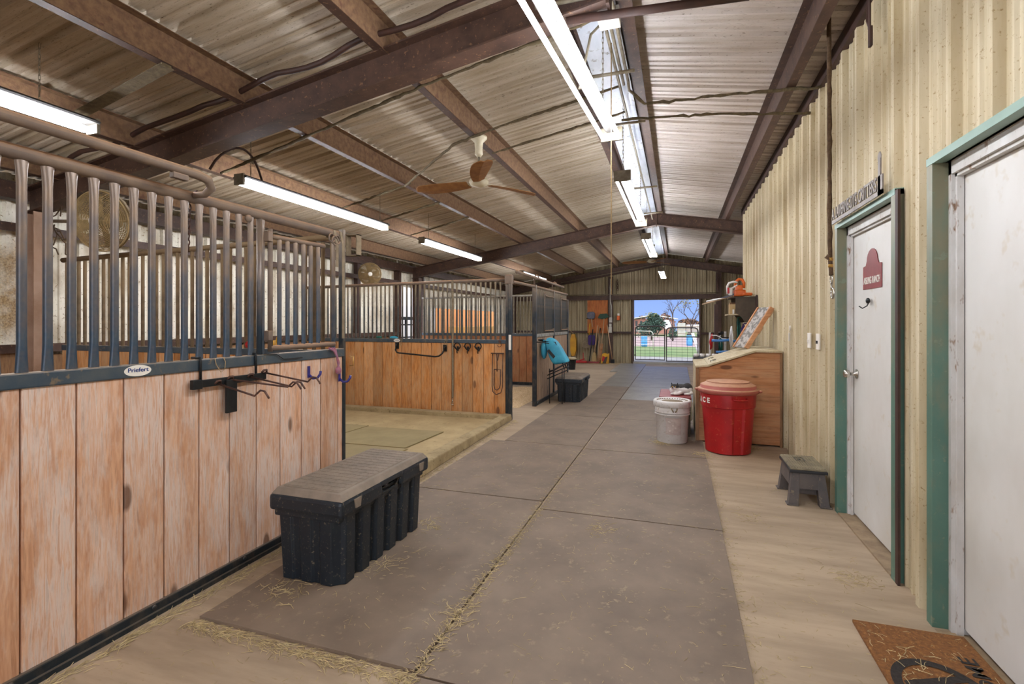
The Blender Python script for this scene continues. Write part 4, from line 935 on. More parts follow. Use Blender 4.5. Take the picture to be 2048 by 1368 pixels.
# ================================================================== FAR STALL FURNITURE
t = thing('saddle_rack', (-2.05, 8.55, .35), 'black steel saddle rack under the turquoise blanket', 'saddle rack')
mb = MB(); mb.tube([(-2.28, 8.42, 1.10), (-2.0, 8.42, 1.08), (-1.84, 8.42, .62)], .010, 6); mb.tube([(-2.28, 8.58, 1.10), (-2.0, 8.58, 1.08), (-1.84, 8.58, .62)], .010, 6); mb.tube([(-2.28, 8.35, 1.12), (-2.28, 8.75, 1.12)], .010, 6)
mb.build('arms', M['blackmetal'], t)
mb = MB()
for z in (.56, .50): mb.tube([(-2.13, 8.40, z-.05), (-1.80, 8.40, z+.10), (-1.80, 8.58, z+.10), (-2.13, 8.58, z-.05), (-2.13, 8.40, z-.05)], .010, 6)
for x, y in ((-2.1, 8.42), (-1.88, 8.42), (-1.88, 8.58)): mb.tube([(x, y, .62), (x, y, .02)], .008, 6)
mb.build('frame', M['blackmetal'], t)
t = thing('saddle_blanket', (-2.03, 8.5, .55), 'turquoise horse blanket with black trim draped over the rack on the far stall front', 'blanket')
secs = []
def drape(mb, prof_top, prof_bot, y0, y1):
    n = len(prof_top); rows = []
    for (dy, k) in ((0, .0), (.03, .75), (.09, 1), (.17, 1), (.23, .75), (.26, 0)):
        rows.append([mb.bm.verts.new((a[0]+random.uniform(-.004, .004), y0+dy+.012*math.sin(i*1.9)*(1-k), a[1]-(1-k)*.05)) for i, a in enumerate(prof_top)])
    bf = [mb.bm.verts.new((b[0], y0-.012+.018*math.sin(i*2.3), b[1])) for i, b in enumerate(prof_bot)]
    bb = [mb.bm.verts.new((b[0], y1+.012, b[1])) for b in prof_bot]
    rows = [bf]+rows+[bb]
    for A, B in zip(rows, rows[1:]):
        for i in range(n-1): f = mb.bm.faces.new((A[i], A[i+1], B[i+1], B[i])); f.smooth = True
    mb.bm.faces.new([r_[0] for r_ in rows]); mb.bm.faces.new([r_[-1] for r_ in rows][::-1]); mb.bm.faces.new([v for v in bf[::-1]]+[v for v in bb])
topp = [(-2.19, 1.12), (-2.15, 1.165), (-2.05, 1.15), (-1.97, 1.07), (-1.90, .96), (-1.84, .85), (-1.78, .77)]
botp = [(-2.15, .88), (-2.13, .74), (-2.09, .57), (-2.02, .60), (-1.94, .65), (-1.86, .69), (-1.79, .73)]
mb = MB(); drape(mb, topp, botp, 8.40, 8.66); bk = mb.build('cloth', M['tealcloth'], t); md = bk.modifiers.new('s', 'SUBSURF'); md.levels = 2; md.render_levels = 2
mb = MB(); mb.ell((-2.22, 8.50, .95), (.055, .10, .17)); bk2 = mb.build('folded_end', M['tealcloth'], t)
mb = MB(); mb.tube([(-2.10, 8.385, .575), (-2.02, 8.38, .60), (-1.94, 8.385, .648), (-1.86, 8.385, .69), (-1.785, 8.39, .735)], .016, 6); mb.build('hem_trim', M['black'], t)
mb = MB(); mb.prism([(-2.14, .93), (-2.10, .96), (-1.99, .84), (-2.02, .80)], 8.368, 8.374); mb.build('strap', M['black'], t)
mb = MB(); mb.tube([(-2.27, 8.05+.12, 1.09), (-2.05, 8.17, 1.07)], .009, 6); mb.tube([(-2.27, 8.17, 1.09), (-2.27, 8.17, .88)], .008, 6); tag(mb.build('rack_arm', M['blackmetal']), 'thin black rack arm on the far stall front left of the blanket', 'rack')

def bucket(loc, r0, r1, h, mbody, lab, lid=None, name='bucket'):
    t = thing(name, loc, lab, 'bucket'); mb = MB()
    mb.lathe([(0, 0), (r0*.96, 0), (r0, .01), (r1, h-.05), (r1+.006, h-.05), (r1+.006, h-.02), (r1+.002, h), (r1-.006, h), (r1-.01, h-.03), (0, h-.035)]); mb.build('body', M[mbody], t, world=False)
    if lid: mb = MB(); mb.lathe([(0, h+.03), (r1*.7, h+.03), (r1, h+.015), (r1+.012, h+.005), (r1+.012, h-.03), (0, h-.03)]); mb.build('lid', M[lid], t, world=False)
    return t
bucket((-3.05, 14.9, 0), .12, .15, .34, 'trunk', 'dark bucket with a beige lid beyond the far stall front', 'plywood_top')

# ================================================================== FAR WALL TOOLS
Y0 = 17.72
t = thing('tool_board', (-2.68, YB-.1, 1.0), 'orange chipboard panel on the far wall', 'board'); mb = MB(); mb.box((-3.05, YB-.12, 1.04), (-2.33, YB-.10, 2.22)); mb.build('panel', M['plywood_orange'], t)
def tool(name, lab, cat, parts):
    xs = [p for q in parts for p in [q]]; t = None
    for (pn, kind, m_, a) in parts:
        mb = MB()
        if kind == 'rod': mb.tube(a[0], a[1], 8)
        elif kind == 'poly': mb.prism(a[0], a[1], a[2], 'y')
        elif kind == 'ell': mb.ell(*a)
        elif kind == 'box': mb.box(a[0], a[1], a[2])
        c = [v.co.copy() for v in mb.bm.verts]
        if t is None: t = thing(name, (sum(v.x for v in c)/len(c), sum(v.y for v in c)/len(c), min(v.z for v in c)), lab, cat)
        mb.build(pn, M[m_], t, bev=.006 if kind == 'poly' else 0)
def rr(x0, x1, z0, z1, k=.2): w_ = (x1-x0)*k; h_ = (z1-z0)*k; return [(x0+w_, z0), (x1-w_, z0), (x1, z0+h_), (x1, z1-h_), (x1-w_, z1), (x0+w_, z1), (x0, z1-h_), (x0, z0+h_)]
tool('scoop_shovel', 'dark grey scoop shovel hung blade up on the orange board', 'shovel', [('blade', 'poly', 'grey_steel', (rr(-3.05, -2.77, 1.55, 1.80), Y0-.04, Y0+.02)), ('handle', 'rod', 'handle', ([(-2.90, Y0, 1.60), (-2.86, Y0-.01, 1.25)], .02)), ('grip', 'rod', 'blackmetal', ([(-3.08, Y0, 1.56), (-2.80, Y0, 1.54)], .012))])
tool('garden_rake', 'greenish wide rake with a long pale handle on the right of the orange board', 'rake', [('head', 'poly', 'leaf_dark', ([(-2.68, 1.58), (-2.60, 1.72), (-2.36, 1.74), (-2.27, 1.62), (-2.40, 1.56), (-2.52, 1.54)], Y0-.02, Y0+.01)), ('handle', 'rod', 'handle', ([(-2.45, Y0-.03, 1.56), (-2.50, Y0-.08, .9), (-2.64, Y0-.3, .03)], .017))])
tool('plastic_scoop', 'off white muck scoop with a yellow handle on the far wall', 'scoop', [('blade', 'poly', 'straprag', ([(-3.22, .56), (-3.20, .74), (-3.10, .88), (-2.98, .90), (-2.90, .6), (-2.88, .52), (-3.1, .50)], Y0-.06, Y0)), ('handle', 'rod', 'yellow', ([(-2.98, Y0-.03, .88), (-2.95, Y0-.01, 1.38)], .02))])
tool('muck_shovel', 'purple muck shovel with a black handle leaning on the far wall', 'shovel', [('blade', 'poly', 'plum', (rr(-3.0, -2.75, .62, .98, .15), Y0-.13, Y0-.08)), ('handle', 'rod', 'black', ([(-2.83, Y0-.1, 1.18), (-2.87, Y0-.15, .7), (-2.94, Y0-.22, .03)], .02))])
tool('corn_broom', 'corn broom with a pale handle standing bristles down at the far wall', 'broom', [('handle', 'rod', 'handle', ([(-2.67, Y0-.02, 1.32), (-2.76, Y0-.2, .36)], .016)), ('bristles', 'poly', 'bristle', ([(-2.80, .38), (-2.72, .38), (-2.66, .02), (-2.88, .02)], Y0-.24, Y0-.17))])
tool('push_broom', 'push broom with a low red head lying before the far wall', 'broom', [('head', 'box', 'maroon', ((-3.0, Y0-.42, .005), (-2.56, Y0-.35, .07), .01)), ('handle', 'rod', 'handle', ([(-2.6, Y0-.38, .07), (-2.62, Y0-.02, 1.28)], .012))])
tool('digging_bar', 'dark bar leaning against the far wall behind the brooms', 'bar', [('bar', 'rod', 'blackmetal', ([(-2.58, Y0, 1.22), (-2.70, Y0-.10, .55), (-2.74, Y0-.14, .02)], .018))])
tool('leaning_plank', 'short orange brown plank leaning against the far wall', 'plank', [('board', 'poly', 'plywood', ([(-2.72, .04), (-2.56, .02), (-2.47, .68), (-2.58, .68)], Y0-.10, Y0-.07))])
tool('garden_hoe', 'hoe with a pale handle leaning to the left beside the steel column', 'hoe', [('handle', 'rod', 'handle', ([(-2.34, Y0-.06, 1.34), (-2.14, Y0-.25, .14)], .017)), ('head', 'box', 'blackmetal', ((-2.18, Y0-.3, .02), (-2.06, Y0-.24, .15), .005))])
tool('feed_bag', 'yellow and red paper feed bag on the floor by the far wall', 'bag', [('sack', 'poly', 'yellow', ([(-2.50, .01), (-2.24, .01), (-2.22, .36), (-2.30, .34), (-2.36, .38), (-2.46, .34), (-2.48, .2)], Y0-.45, Y0-.32)), ('print', 'poly', 'red', ([(-2.47, .10), (-2.36, .05), (-2.32, .22), (-2.44, .28)], Y0-.458, Y0-.45)), ('flap', 'poly', 'cabinet', ([(-2.45, .02), (-2.33, .02), (-2.27, .26), (-2.34, .24)], Y0-.47, Y0-.46))])
tool('floor_jack', 'low red floor jack lying by the far wall', 'jack', [('body', 'box', 'red', ((-3.42, Y0-.55, .02), (-2.98, Y0-.42, .10), .02)), ('lifting_arm', 'rod', 'red', ([(-3.30, Y0-.5, .08), (-3.05, Y0-.5, .16)], .02)), ('handle', 'rod', 'red', ([(-3.10, Y0-.48, .12), (-3.14, Y0-.3, .36)], .014))])
tool('spray_can', 'orange and white spray can hung on the girt left of the far doorway', 'can', [('can', 'box', 'orange', ((-2.02, YB-.10, 1.50), (-1.92, YB+.04, 1.66), .02)), ('cap', 'box', 'offwhite', ((-2.0, YB-.12, 1.66), (-1.93, YB-.06, 1.74), .015))])
tool('water_sled', 'yellow plastic tray standing upright beyond the far stall front', 'tray', [('tray', 'poly', 'yellow', (rr(-3.66, -3.45, .22, 1.0, .25), 17.70, 17.85)), ('rope', 'rod', 'rope_beige', ([(-3.50, 17.80, .98), (-3.72, 17.80, 1.16)], .01))])
t = thing('electric_panel', (-2.2, YB-.2, 1.1), 'grey switch boxes and white conduit on the steel column by the tool board', 'electrical box')
for a, b, z0, z1 in ((-2.27, -2.17, 1.42, 1.60), (-2.27, -2.19, 1.28, 1.38), (-2.29, -2.18, 1.06, 1.27)):
    mb = MB(); mb.box((a, YB-.24, z0), (b, YB-.162, z1), .01); mb.build('switch_box', M['white_metal'], t)
mb = MB(); mb.tube([(-2.24, YB-.2, 1.60), (-2.24, YB-.2, 2.95)], .012, 8); mb.tube([(-2.19, YB-.2, 1.60), (-2.19, YB-.2, 2.0), (-2.23, YB-.2, 2.15), (-2.24, YB-.2, 2.3)], .012, 8); mb.build('riser_conduit', M['white_metal'], t)
conduit([(-3.95, 17.5, 2.84), (-.55, 17.5, 3.39)], 'thin pale conduit along the far roof frame left of the ridge', 'galv', .012)
conduit([(-4.0, 17.7, 2.40), (1.3, 17.7, 2.40)], 'thin conduit along the header beam over the far doorway', 'galv', .012)
# ================================================================== DOORWAY GATES
def wire_gate(x0, x1, z0, z1, y, lab):
    t = thing('wire_gate', ((x0+x1)/2, y, z0), lab, 'gate', 'pair of wire gates'); r = .02; c = .12
    P_ = [(x0, y, z0), (x1, y, z0)]+[(x1, y, z1-c)]+arc((x1-c, y, z1-c), c, 0, PI/2, 5)+arc((x0+c, y, z1-c), c, PI/2, PI, 5)
    mb = MB(); mb.tube(P_, r, 8, closed=True); mb.build('frame', M['gatepipe'], t)
    zm = z0+(z1-z0)*.73; mb = MB(); mb.tube([(x0, y, zm), (x1, y, zm)], r*.9, 8); mb.build('middle_rail', M['gatepipe'], t)
    mb = MB(); nx_ = 6
    for i in range(1, nx_): x = x0+(x1-x0)*i/nx_; mb.tube([(x, y, z0), (x, y, zm)], .0035, 4)
    for i in range(1, 9): z = z0+(zm-z0)*(i/9)**.9; mb.tube([(x0, y, z), (x1, y, z)], .0035, 4)
    tag(mb.build('wire_mesh', M['wire'], t), None, None)
    mb = MB()
    for z in (zm, z0+.15): mb.box((min(x0, x1)-.03 if x0 < -1 else x1, y-.02, z-.03), (x0 if x0 < -1 else x1+.03, y+.02, z+.03), .004)
    mb.build('hinge', M['gatepipe'], t)
wire_gate(-1.40, -.42, .13, 1.29, 17.98, 'left wire gate in the far doorway, hung slightly higher')
wire_gate(-.36, .655, .095, 1.24, 17.98, 'right wire gate in the far doorway')
# ================================================================== OUTSIDE
mb = MB(); mb._new([(-60, 18.6, -.02), (60, 18.6, -.02), (60, 22, -.03), (-60, 22, -.03)], [(0, 1, 2, 3)]); struct(mb.build('ground', M['gravel']), 'pale gravel apron outside the far doorway', 'ground')
mb = MB(); mb._new([(-60, 22, -.03), (60, 22, -.03), (60, 30, -.06), (-60, 34, -.06)], [(0, 1, 2, 3)]); struct(mb.build('ground', M['grass']), 'green grass strip outside the far doorway', 'grass')
mb = MB(); mb._new([(-60, 34, -.06), (60, 30, -.06), (60, 60, -.2), (-60, 60, -.2)], [(0, 1, 2, 3)]); struct(mb.build('ground', M['dirt']), 'pinkish arena dirt outside beyond the grass', 'ground')
mb = MB(); mb._new([(-200, 60, -.2), (200, 60, -.2), (200, 260, -3), (-200, 260, -3)], [(0, 1, 2, 3)]); struct(mb.build('ground', M['grass']), 'distant pasture outside', 'ground')
mb = MB(); mb._new([(-80, -6, -.02), (-6.1, -6, -.02), (-6.1, 30, -.02), (-80, 30, -.02)], [(0, 1, 2, 3)]); struct(mb.build('ground', M['gravel']), 'pale ground outside the left wall', 'ground')
mb = MB(); mb._new([(-12, -40, -.02), (12, -40, -.02), (12, -6, -.02), (-12, -6, -.02)], [(0, 1, 2, 3)]); struct(mb.build('ground', M['gravel']), 'pale ground outside the front entrance', 'ground')
def leaves(mb, c, r, n, s, rng, shell=.5):
    for _ in range(n):
        while True:
            p = Vector((rng.uniform(-1, 1), rng.uniform(-1, 1), rng.uniform(-1, 1)))
            if shell < p.length < 1: break
        q = Vector((c[0]+p.x*r[0], c[1]+p.y*r[1], c[2]+p.z*r[2])); a = Vector((rng.gauss(0, 1), rng.gauss(0, 1), rng.gauss(0, 1))).normalized(); b = a.orthogonal().normalized(); k = s*rng.uniform(.6, 1.4)
        mb._new([q-b*k, q+a.cross(b)*k*.6, q+b*k, q-a.cross(b)*k*.6], [(0, 1, 2, 3)])
rg = random.Random(11)
t = thing('evergreen_tree', (-2.05, 44, -.1), 'dark green bushy tree standing left outside the far doorway', 'tree')
mb = MB(); mb.tube([(-2.05, 44, -.15), (-2.0, 44, 1.2)], .12, 8); mb.build('trunk', M['bark'], t)
mb = MB()
for c, r in (((-2.3, 44, .9), (1.0, .8, .7)), ((-1.7, 44, 1.3), (.8, .7, .6)), ((-1.9, 44, 1.75), (.5, .5, .45))): leaves(mb, c, r, 800, .09, rg, 0)
mb.build('foliage', M['leaf_dark'], t)
mb = MB(); leaves(mb, (-2.1, 44, 1.95), (.6, .5, .35), 160, .06, rg, .3); mb.build('yellow_leaves', M['leaf_yel'], t)
t = thing('shrub', (-.6, 42, -.1), 'small dark shrub between the gates outside', 'shrub'); mb = MB(); leaves(mb, (-.35, 42, .55), (.35, .4, .55), 500, .06, rg, 0); mb.build('foliage', M['leaf_dark'], t)
def bare(loc, h, lab, seed, lean, lf=0):
    r = random.Random(seed); t = thing('bare_tree', loc, lab, 'tree'); mb = MB(); tips = []
    def br(p, d, L, rad, lv):
        q = p+d*L; m_ = p+d*L*.5+Vector((r.gauss(0, .04), 0, r.gauss(0, .04)))*L; mb.tube([p, m_, q], [rad, rad*.85, rad*.65], 5)
        if lv == 0: tips.append(q); return
        for k in range(3 if lv > 1 else 2):
            nd = (d+Vector((r.gauss(0, .5), r.gauss(0, .3), r.gauss(.1, .3)))).normalized(); br(q if k else p+d*L*.7, nd, L*r.uniform(.5, .75), rad*.6, lv-1)
    br(Vector(loc), Vector(lean).normalized(), h, .06, 4); mb.build('branches', M['bark'], t)
    if lf:
        m2 = MB()
        for q in tips: leaves(m2, q, (.25, .25, .25), lf, .05, r, 0)
        m2.build('leaves', M['leaf_yel'], t)
bare((-.35, 40, 0), 1.5, 'bare dark tree in the middle of the far doorway view', 3, (0, 0, 1))
bare((1.1, 38, 0), 1.4, 'sparse leafy tree at the right of the far doorway view', 9, (-.15, 0, 1), 5)
for i, (x, w_, h_) in enumerate([(-30+6.6*k, 3.0, 3.0+1.0*math.sin(k*2.1)) for k in range(10)]):
    t = thing('distant_tree', (x, 150, -1.5), ['brownish autumn tree', 'dull brown tree', 'grey brown tree'][i % 3]+' in the distant treeline, '+['first', 'second', 'third', 'fourth', 'fifth', 'sixth', 'seventh', 'eighth', 'ninth', 'tenth'][i]+' from the left', 'tree', 'trees in the distant treeline')
    mb = MB(); mb.tube([(x, 150, -1.5), (x, 150, 1)], .2, 6); mb.build('trunk', M['bark'], t)
    mb = MB(); leaves(mb, (x, 150, .9), (w_, 1.5, h_*.8), 550, .42, rg, 0); mb.build('foliage', M['leaf_brown'], t)
t = thing('house', (-3.6, 90, -1), 'low house with a pale roof edge behind the dark green tree', 'house')
mb = MB(); mb.box((-7.4, 90, -1), (-.6, 97, 1.95)); mb.build('wall', M['housewall'], t)
mb = MB(); mb.prism([(-8.0, 1.95), (-3.9, 2.65), (.1, 1.95), (.1, 2.08), (-3.9, 2.80), (-8.0, 2.08)], 89.3, 97.5); mb.build('roof', M['white_metal'], t)
for x in (-7.0, -6.2, -5.4): mb = MB(); mb.box((x, 89.9, -.3), (x+.35, 90.0, 1.7)); mb.build('window', M['black'], t)
t = thing('round_tank', (-1.15, 52, .2), 'white round disc shaped tank on posts beyond the arena', 'tank'); mb = MB(); mb.lathe([(0, -.05), (.40, -.05), (.46, 0), (.46, .25), (0, .25)], (-1.02, 52, 1.22), 20, ax='y'); mb.build('disc', M['white_plastic'], t)
mb = MB(); mb.tube([(-1.02, 52.1, -.15), (-1.02, 52.1, .9)], .05, 6); mb.build('stand', M['bark'], t)
mb = MB(); mb.box((-1.12, 51.93, 1.15), (-.92, 51.95, 1.30)); mb.build('opening', M['black'], t)
t = thing('horse_trailer', (1.6, 58, 0), 'pale trailer parked beyond the arena at the right', 'trailer')
mb = MB(); mb.box((.9, 57, .35), (2.7, 60, 1.2), .15); mb.build('body', M['gravel'], t)
for x in (1.2, 2.2): mb = MB(); mb.lathe([(0, 0), (.25, 0), (.25, .15), (0, .15)], (x, 56.9, .1), 16, ax='y'); mb.build('wheel', M['black'], t)
mb = MB(); mb.box((0.0, 70, -.5), (1.0, 72, 1.35), .05); tag(mb.build('shed', M['gravel']), 'small pale shed beyond the arena', 'shed')
for x, y, lab in ((-1.93, 31.5, 'blue barrel beyond the left gate'), (.72, 33.5, 'blue barrel beyond the right gate')):
    mb = MB(); mb.lathe([(0, 0), (.17, 0), (.18, .02), (.185, .2), (.18, .22), (.185, .45), (.18, .62), (.17, .64), (0, .64)], (x, y, -.04), 20); mb.lathe([(.18, 0), (.192, .01), (.192, .03), (.18, .04)], (x, y, .18), 20); tag(mb.build('blue_barrel', M['barrel']), lab, 'barrel', 'blue barrels in the arena')
t = thing('pipe_gate', (-1.6, 27, 0), 'small grey pipe gate outside behind the left wire gate', 'gate')
mb = MB(); mb.tube([(-2.2, 27, .0), (-2.2, 27, .98), (-1.32, 27.1, .96), (-1.22, 27.1, .86), (-1.2, 27.1, 0)], .022, 8); mb.build('frame', M['white_metal'], t)
mb = MB()
for z in (.25, .5, .72): mb.tube([(-2.2, 27, z), (-1.2, 27.1, z)], .014, 6)
mb.build('rails', M['white_metal'], t)
t = thing('arena_fence', (0, 55.5, 0), 'thin grey arena fence crossing the far view', 'fence')
for z in (.45, .85, 1.2): mb = MB(); mb.tube([(-14, 55.5, z-.2), (12, 55.5, z-.2)], .03, 6); mb.build('rail', M['galv'], t)
for k in range(14): mb = MB(); mb.tube([(-14+2*k, 55.5, -.25), (-14+2*k, 55.5, 1.1)], .04, 6); mb.build('post', M['galv'], t)
t = thing('folded_ladder', (.62, 21.5, 0), 'white folded ladder leaning outside at the right of the doorway', 'ladder')
mb = MB(); mb.tube([(.55, 21.6, .98), (.84, 21.2, -.02)], .03, 6); mb.tube([(.62, 21.9, .98), (.92, 21.6, -.02)], .03, 6); mb.build('rails', M['white_plastic'], t)
# outside the left openings
t = thing('hay_stack', (-9.3, 20.5, 0), 'stack of warm coloured hay bales outside the left wall', 'hay')
rg = random.Random(4); 
for i in range(5):
    for j in range(3):
        mb = MB(); mb.box((-9.3-rg.uniform(0, .2), 19.6+i*1.0, .0+j*.42), (-8.5, 20.56+i*1.0, .41+j*.42), .04); mb.build('bale', M['hay'], t)
t = thing('farm_trailer', (-8.2, 14.0, 0), 'dark framed implement seen through the left opening', 'implement')
mb = MB()
for z in (.95, 1.35): mb.tube([(-8.2, 13.6, z), (-8.2, 14.7, z)], .025, 6)
for y in (13.6, 14.0, 14.35, 14.7): mb.tube([(-8.2, y, 0), (-8.2, y, 1.5)], .02, 6)
mb.box((-8.3, 13.7, 1.5), (-8.1, 14.65, 1.6)); mb.build('frame', M['blackmetal'], t)
mb = MB(); mb.box((-9.5, 12.0, 0), (-9.3, 18.2, 2.9)); tag(mb.build('bright_backdrop', M['offwhite']), 'added pale backdrop wall that brightens the view through the left opening', 'building')  # added pale surface so the opening looks bright from inside
mb = MB(); mb.box((-10.2, 18.3, 0), (-10.0, 29, 2.6)); tag(mb.build('sun_glow_backdrop', mat('backdrop with painted sun glow', 'e0a062', 'c47c40', 2, st=(1, 4, .4), r=.8)), 'added backdrop outside the far left opening with a sunlit glow put into its colour', 'wall')  # low sunlight outside is put into the orange colour of this added backdrop
# ================================================================== RIGHT SIDE THINGS
# feed box
t = thing('feed_box', (.67, 6.85, 0), 'large plywood feed box with a sloped lid against the ribbed wall', 'feed box')
PR = [(.215, .02), (1.125, .02), (1.125, 1.075), (.86, 1.075), (.37, .90), (.215, .885)]
for y0, y1 in ((6.35, 6.37), (7.40, 7.42)):
    mb = MB(); mb.prism(PR, y0, y1, 'y'); mb.build('side_panel', M['plywood'], t)
mb = MB(); mb.box((.205, 6.34, .01), (.222, 7.43, .885)); mb.build('front_panel', M['plywood_top'], t)
for a_, b_ in (((.205, 6.335, .0), (.245, 6.35, .885)), ((1.105, 6.335, 0), (1.13, 6.35, 1.07))): mb = MB(); mb.box(a_, b_); mb.build('corner_batten', M['timber'], t)
mb = MB(); mb.prism([(.20, .885), (.36, .900), (.36, .918), (.20, .905)], 6.325, 7.44, 'y'); mb.build('front_ledge', M['plywood_top'], t)
mb = MB(); mb.prism([(.345, .903), (.86, 1.083), (.86, 1.103), (.345, .923)], 6.32, 7.445, 'y'); mb.build('lid', M['plywood_top'], t)
mb = MB(); mb.box((.86, 6.32, 1.078), (1.125, 7.445, 1.10)); mb.build('top_panel', M['plywood_top'], t)
mb = MB()
for y in (6.55, 6.95): mb.tube([(.38, y, .93), (.38, y, .945), (.44, y, .967), (.44, y+.09, .967), (.38, y+.09, .945)], .004, 5)
mb.build('hasp', M['chrome'], t)
mb = MB(); mb.box((.23, 6.38, .02), (1.11, 7.39, .04)); mb.build('bottom_panel', M['plywood'], t)
# things on the box
t = thing('wooden_sign', (.93, 7.0, 1.105), 'narrow framed board with grey painted face leaning on the feed box against the wall', 'sign board')
A = Vector((.80, 6.82, 1.106)); u = Vector((.30, .10, .50)).normalized(); L = .60; r = Vector((-.17, .33, 0)).normalized(); n = u.cross(r).normalized()
def slab(mb, o, a, b, c, bev=0):
    vs = [o+a*i+b*j+c*k for i in (0, 1) for j in (0, 1) for k in (0, 1)]; mb._new(vs, [(0, 1, 3, 2), (4, 6, 7, 5), (0, 4, 5, 1), (2, 3, 7, 6), (0, 2, 6, 4), (1, 5, 7, 3)])
nn = Vector((u.z, 0, -u.x)).normalized()
mb = MB(); slab(mb, A, u*L, r*.24, nn*.02); mb.build('board', M['chalk'], t)
mb = MB(); slab(mb, A-r*.012-nn*.012, u*L, r*.022, nn*.05); slab(mb, A+r*.23-nn*.012, u*L, r*.022, nn*.05); mb.build('edge_frame', M['plywood'], t)
mb = MB(); slab(mb, A+u*(L*.80)+nn*.036+r*.0, u*.10, r*.22, nn*.02); slab(mb, A+u*(L*.38)+nn*.036, u*.10, r*.22, nn*.02); mb.build('back_cleat', M['handle'], t)
t = thing('cup_crate', (.33, 7.9, .0), 'black crate holding a row of white cups behind the feed box', 'crate')
mb = MB(); mb.box((.22, 7.55, 0), (.62, 7.95, .93), .01); mb.build('crate', M['black'], t)
for k in range(5): mb = MB(); mb.lathe([(0, 0), (.030, 0), (.034, .045), (0, .045)], (.255+.08*k, 7.62, .93), 14); mb.build('cup', M['white_plastic'], t)
# red garbage can
t = thing('garbage_can', (.528, 6.0, 0), 'tall red garbage can with a dusty domed lid and white lettering', 'garbage can'); ca = math.atan2(-6.0, -.528)
mb = MB(); seg = 72; rings = []
for z, r_ in ((0, .20), (.012, .232), (.30, .252), (.50, .268), (.505, .278), (.64, .288), (.655, .286)):
    ring = []
    for k in range(seg):
        a = 2*PI*k/seg; d = 0
        for hh in (-.62+ca+1.05, -.62+ca+1.05+PI):   # recessed handle channels
            da = (a-hh+PI) % (2*PI)-PI
            if abs(da) < .20 and 0 < z < .60: d = -.016
        for pp in (ca-.30, ca+PI-.30):
            da = (a-pp+PI) % (2*PI)-PI
            if abs(da) < .36 and .04 < z < .45: d = -.006
        ring.append(mb.bm.verts.new(((r_+d)*math.cos(a), (r_+d)*math.sin(a), z)))
    rings.append(ring)
for A_, B_ in zip(rings, rings[1:]):
    for k in range(seg): mb.bm.faces.new((A_[k], A_[(k+1) % seg], B_[(k+1) % seg], B_[k]))
mb.bm.faces.new(rings[0][::-1]); mb.bm.faces.new(rings[-1])
for f in mb.bm.faces: f.smooth = True
gb = mb.build('body', M['red'], t, world=False); md = gb.modifiers.new('e', 'EDGE_SPLIT'); md.split_angle = math.radians(28)
mb = MB(); mb.lathe([(.285, .645), (.312, .655), (.314, .69), (.300, .70), (.285, .70), (.285, .735), (.255, .745), (.22, .768), (.12, .785), (0, .79)], seg=48); mb.lathe([(.22, .0), (.225, .004), (.215, .006)], (0, 0, .768), 48)
lid_ = mb.build('lid', M['red_lid'], t, world=False)
for sgn in (0, PI):
    a = ca+.43+sgn; mb = MB(); c = Vector((math.cos(a), math.sin(a), 0)); s_ = Vector((-math.sin(a), math.cos(a), 0))
    mb.tube([c*.275-s_*.075+Vector((0, 0, .61)), c*.300-s_*.07+Vector((0, 0, .605)), c*.305+Vector((0, 0, .60)), c*.300+s_*.07+Vector((0, 0, .605)), c*.275+s_*.075+Vector((0, 0, .61))], .011, 8); mb.build('handle', M['red'], t, world=False)
    mb = MB(); a2 = ca+PI/2+sgn*1.0; c = Vector((math.cos(a2), math.sin(a2), 0)); mb.ell(c*.315+Vector((0, 0, .672)), (.03, .03, .018)); mb.build('lid_tab', M['red_lid'], t, world=False)
for ch, da in (('A', -1.24), ('C', -.98), ('E', -.74)):
    a = ca+da; c = Vector((math.cos(a), math.sin(a), 0)); rt = Vector((-math.sin(a), math.cos(a), 0))
    text_mb(ch, .075, .001, frame(c*.287+Vector((0, 0, .575)), rt, (0, 0, 1)), bold=.003).build('letter', M['offwhite'], t, world=False)
# white bucket
t = thing('white_bucket', (-.06, 6.22, .018), 'tall dusty white bucket with a segmented lid ring in front of the cat', 'bucket'); t.scale = (1, 1, .90)
mb = MB(); mb.lathe([(0, 0), (.165, 0), (.172, .008), (.186, .38), (.196, .385), (.196, .40), (.198, .465), (.19, .49), (0, .49)], seg=40); mb.build('body', M['white_plastic'], t, world=False)
lc = math.atan2(-6.2, .06)
mb = MB(); P_ = []
for i in range(13): P_.append((lc-.15+(.95*i/12), ))
vs = []
for zz in (.12, .335):
    for (a,) in P_: rr_ = .1745+.0135*(zz/.38)*1.0; vs.append(((rr_+.0035)*math.cos(a-.25), (rr_+.0035)*math.sin(a-.25), zz))
mb._new(vs, [(i, i+1, i+14, i+13) for i in range(12)]); mb.build('label', M['label_grey'], t, world=False)
mb = MB(); mb.lathe([(.196, .46), (.212, .465), (.214, .53), (.205, .545), (.185, .545), (.178, .525), (0, .522)], seg=40)
for k in range(20):
    a = 2*PI*k/20; mb.box((.2135, -.0015, .468), (.2155, .0015, .53), M_=Matrix.Rotation(a, 4, 'Z'))
mb.build('lid', M['white_plastic'], t, world=False)
mb = MB(); n = 36
for k in range(n): mb.box((.170, -.006, .525), (.182, .006, .535), M_=Matrix.Rotation(2*PI*k/n, 4, 'Z'))
mb.lathe([(0, .523), (.12, .523), (.12, .526), (0, .526)], seg=30); mb.build('lid_ribs', M['straprag'], t, world=False)
mb = MB(); R = Matrix.Rotation(lc+.12, 4, 'Z')
for dy in (-.03, .03): mb.tube([R @ Vector((.20, dy, .46)), R @ Vector((.216, dy*.8, .44)), R @ Vector((.212, dy*.3, .415))], .008, 6)
mb.build('handle_lug', M['straprag'], t, world=False)
mb = MB()
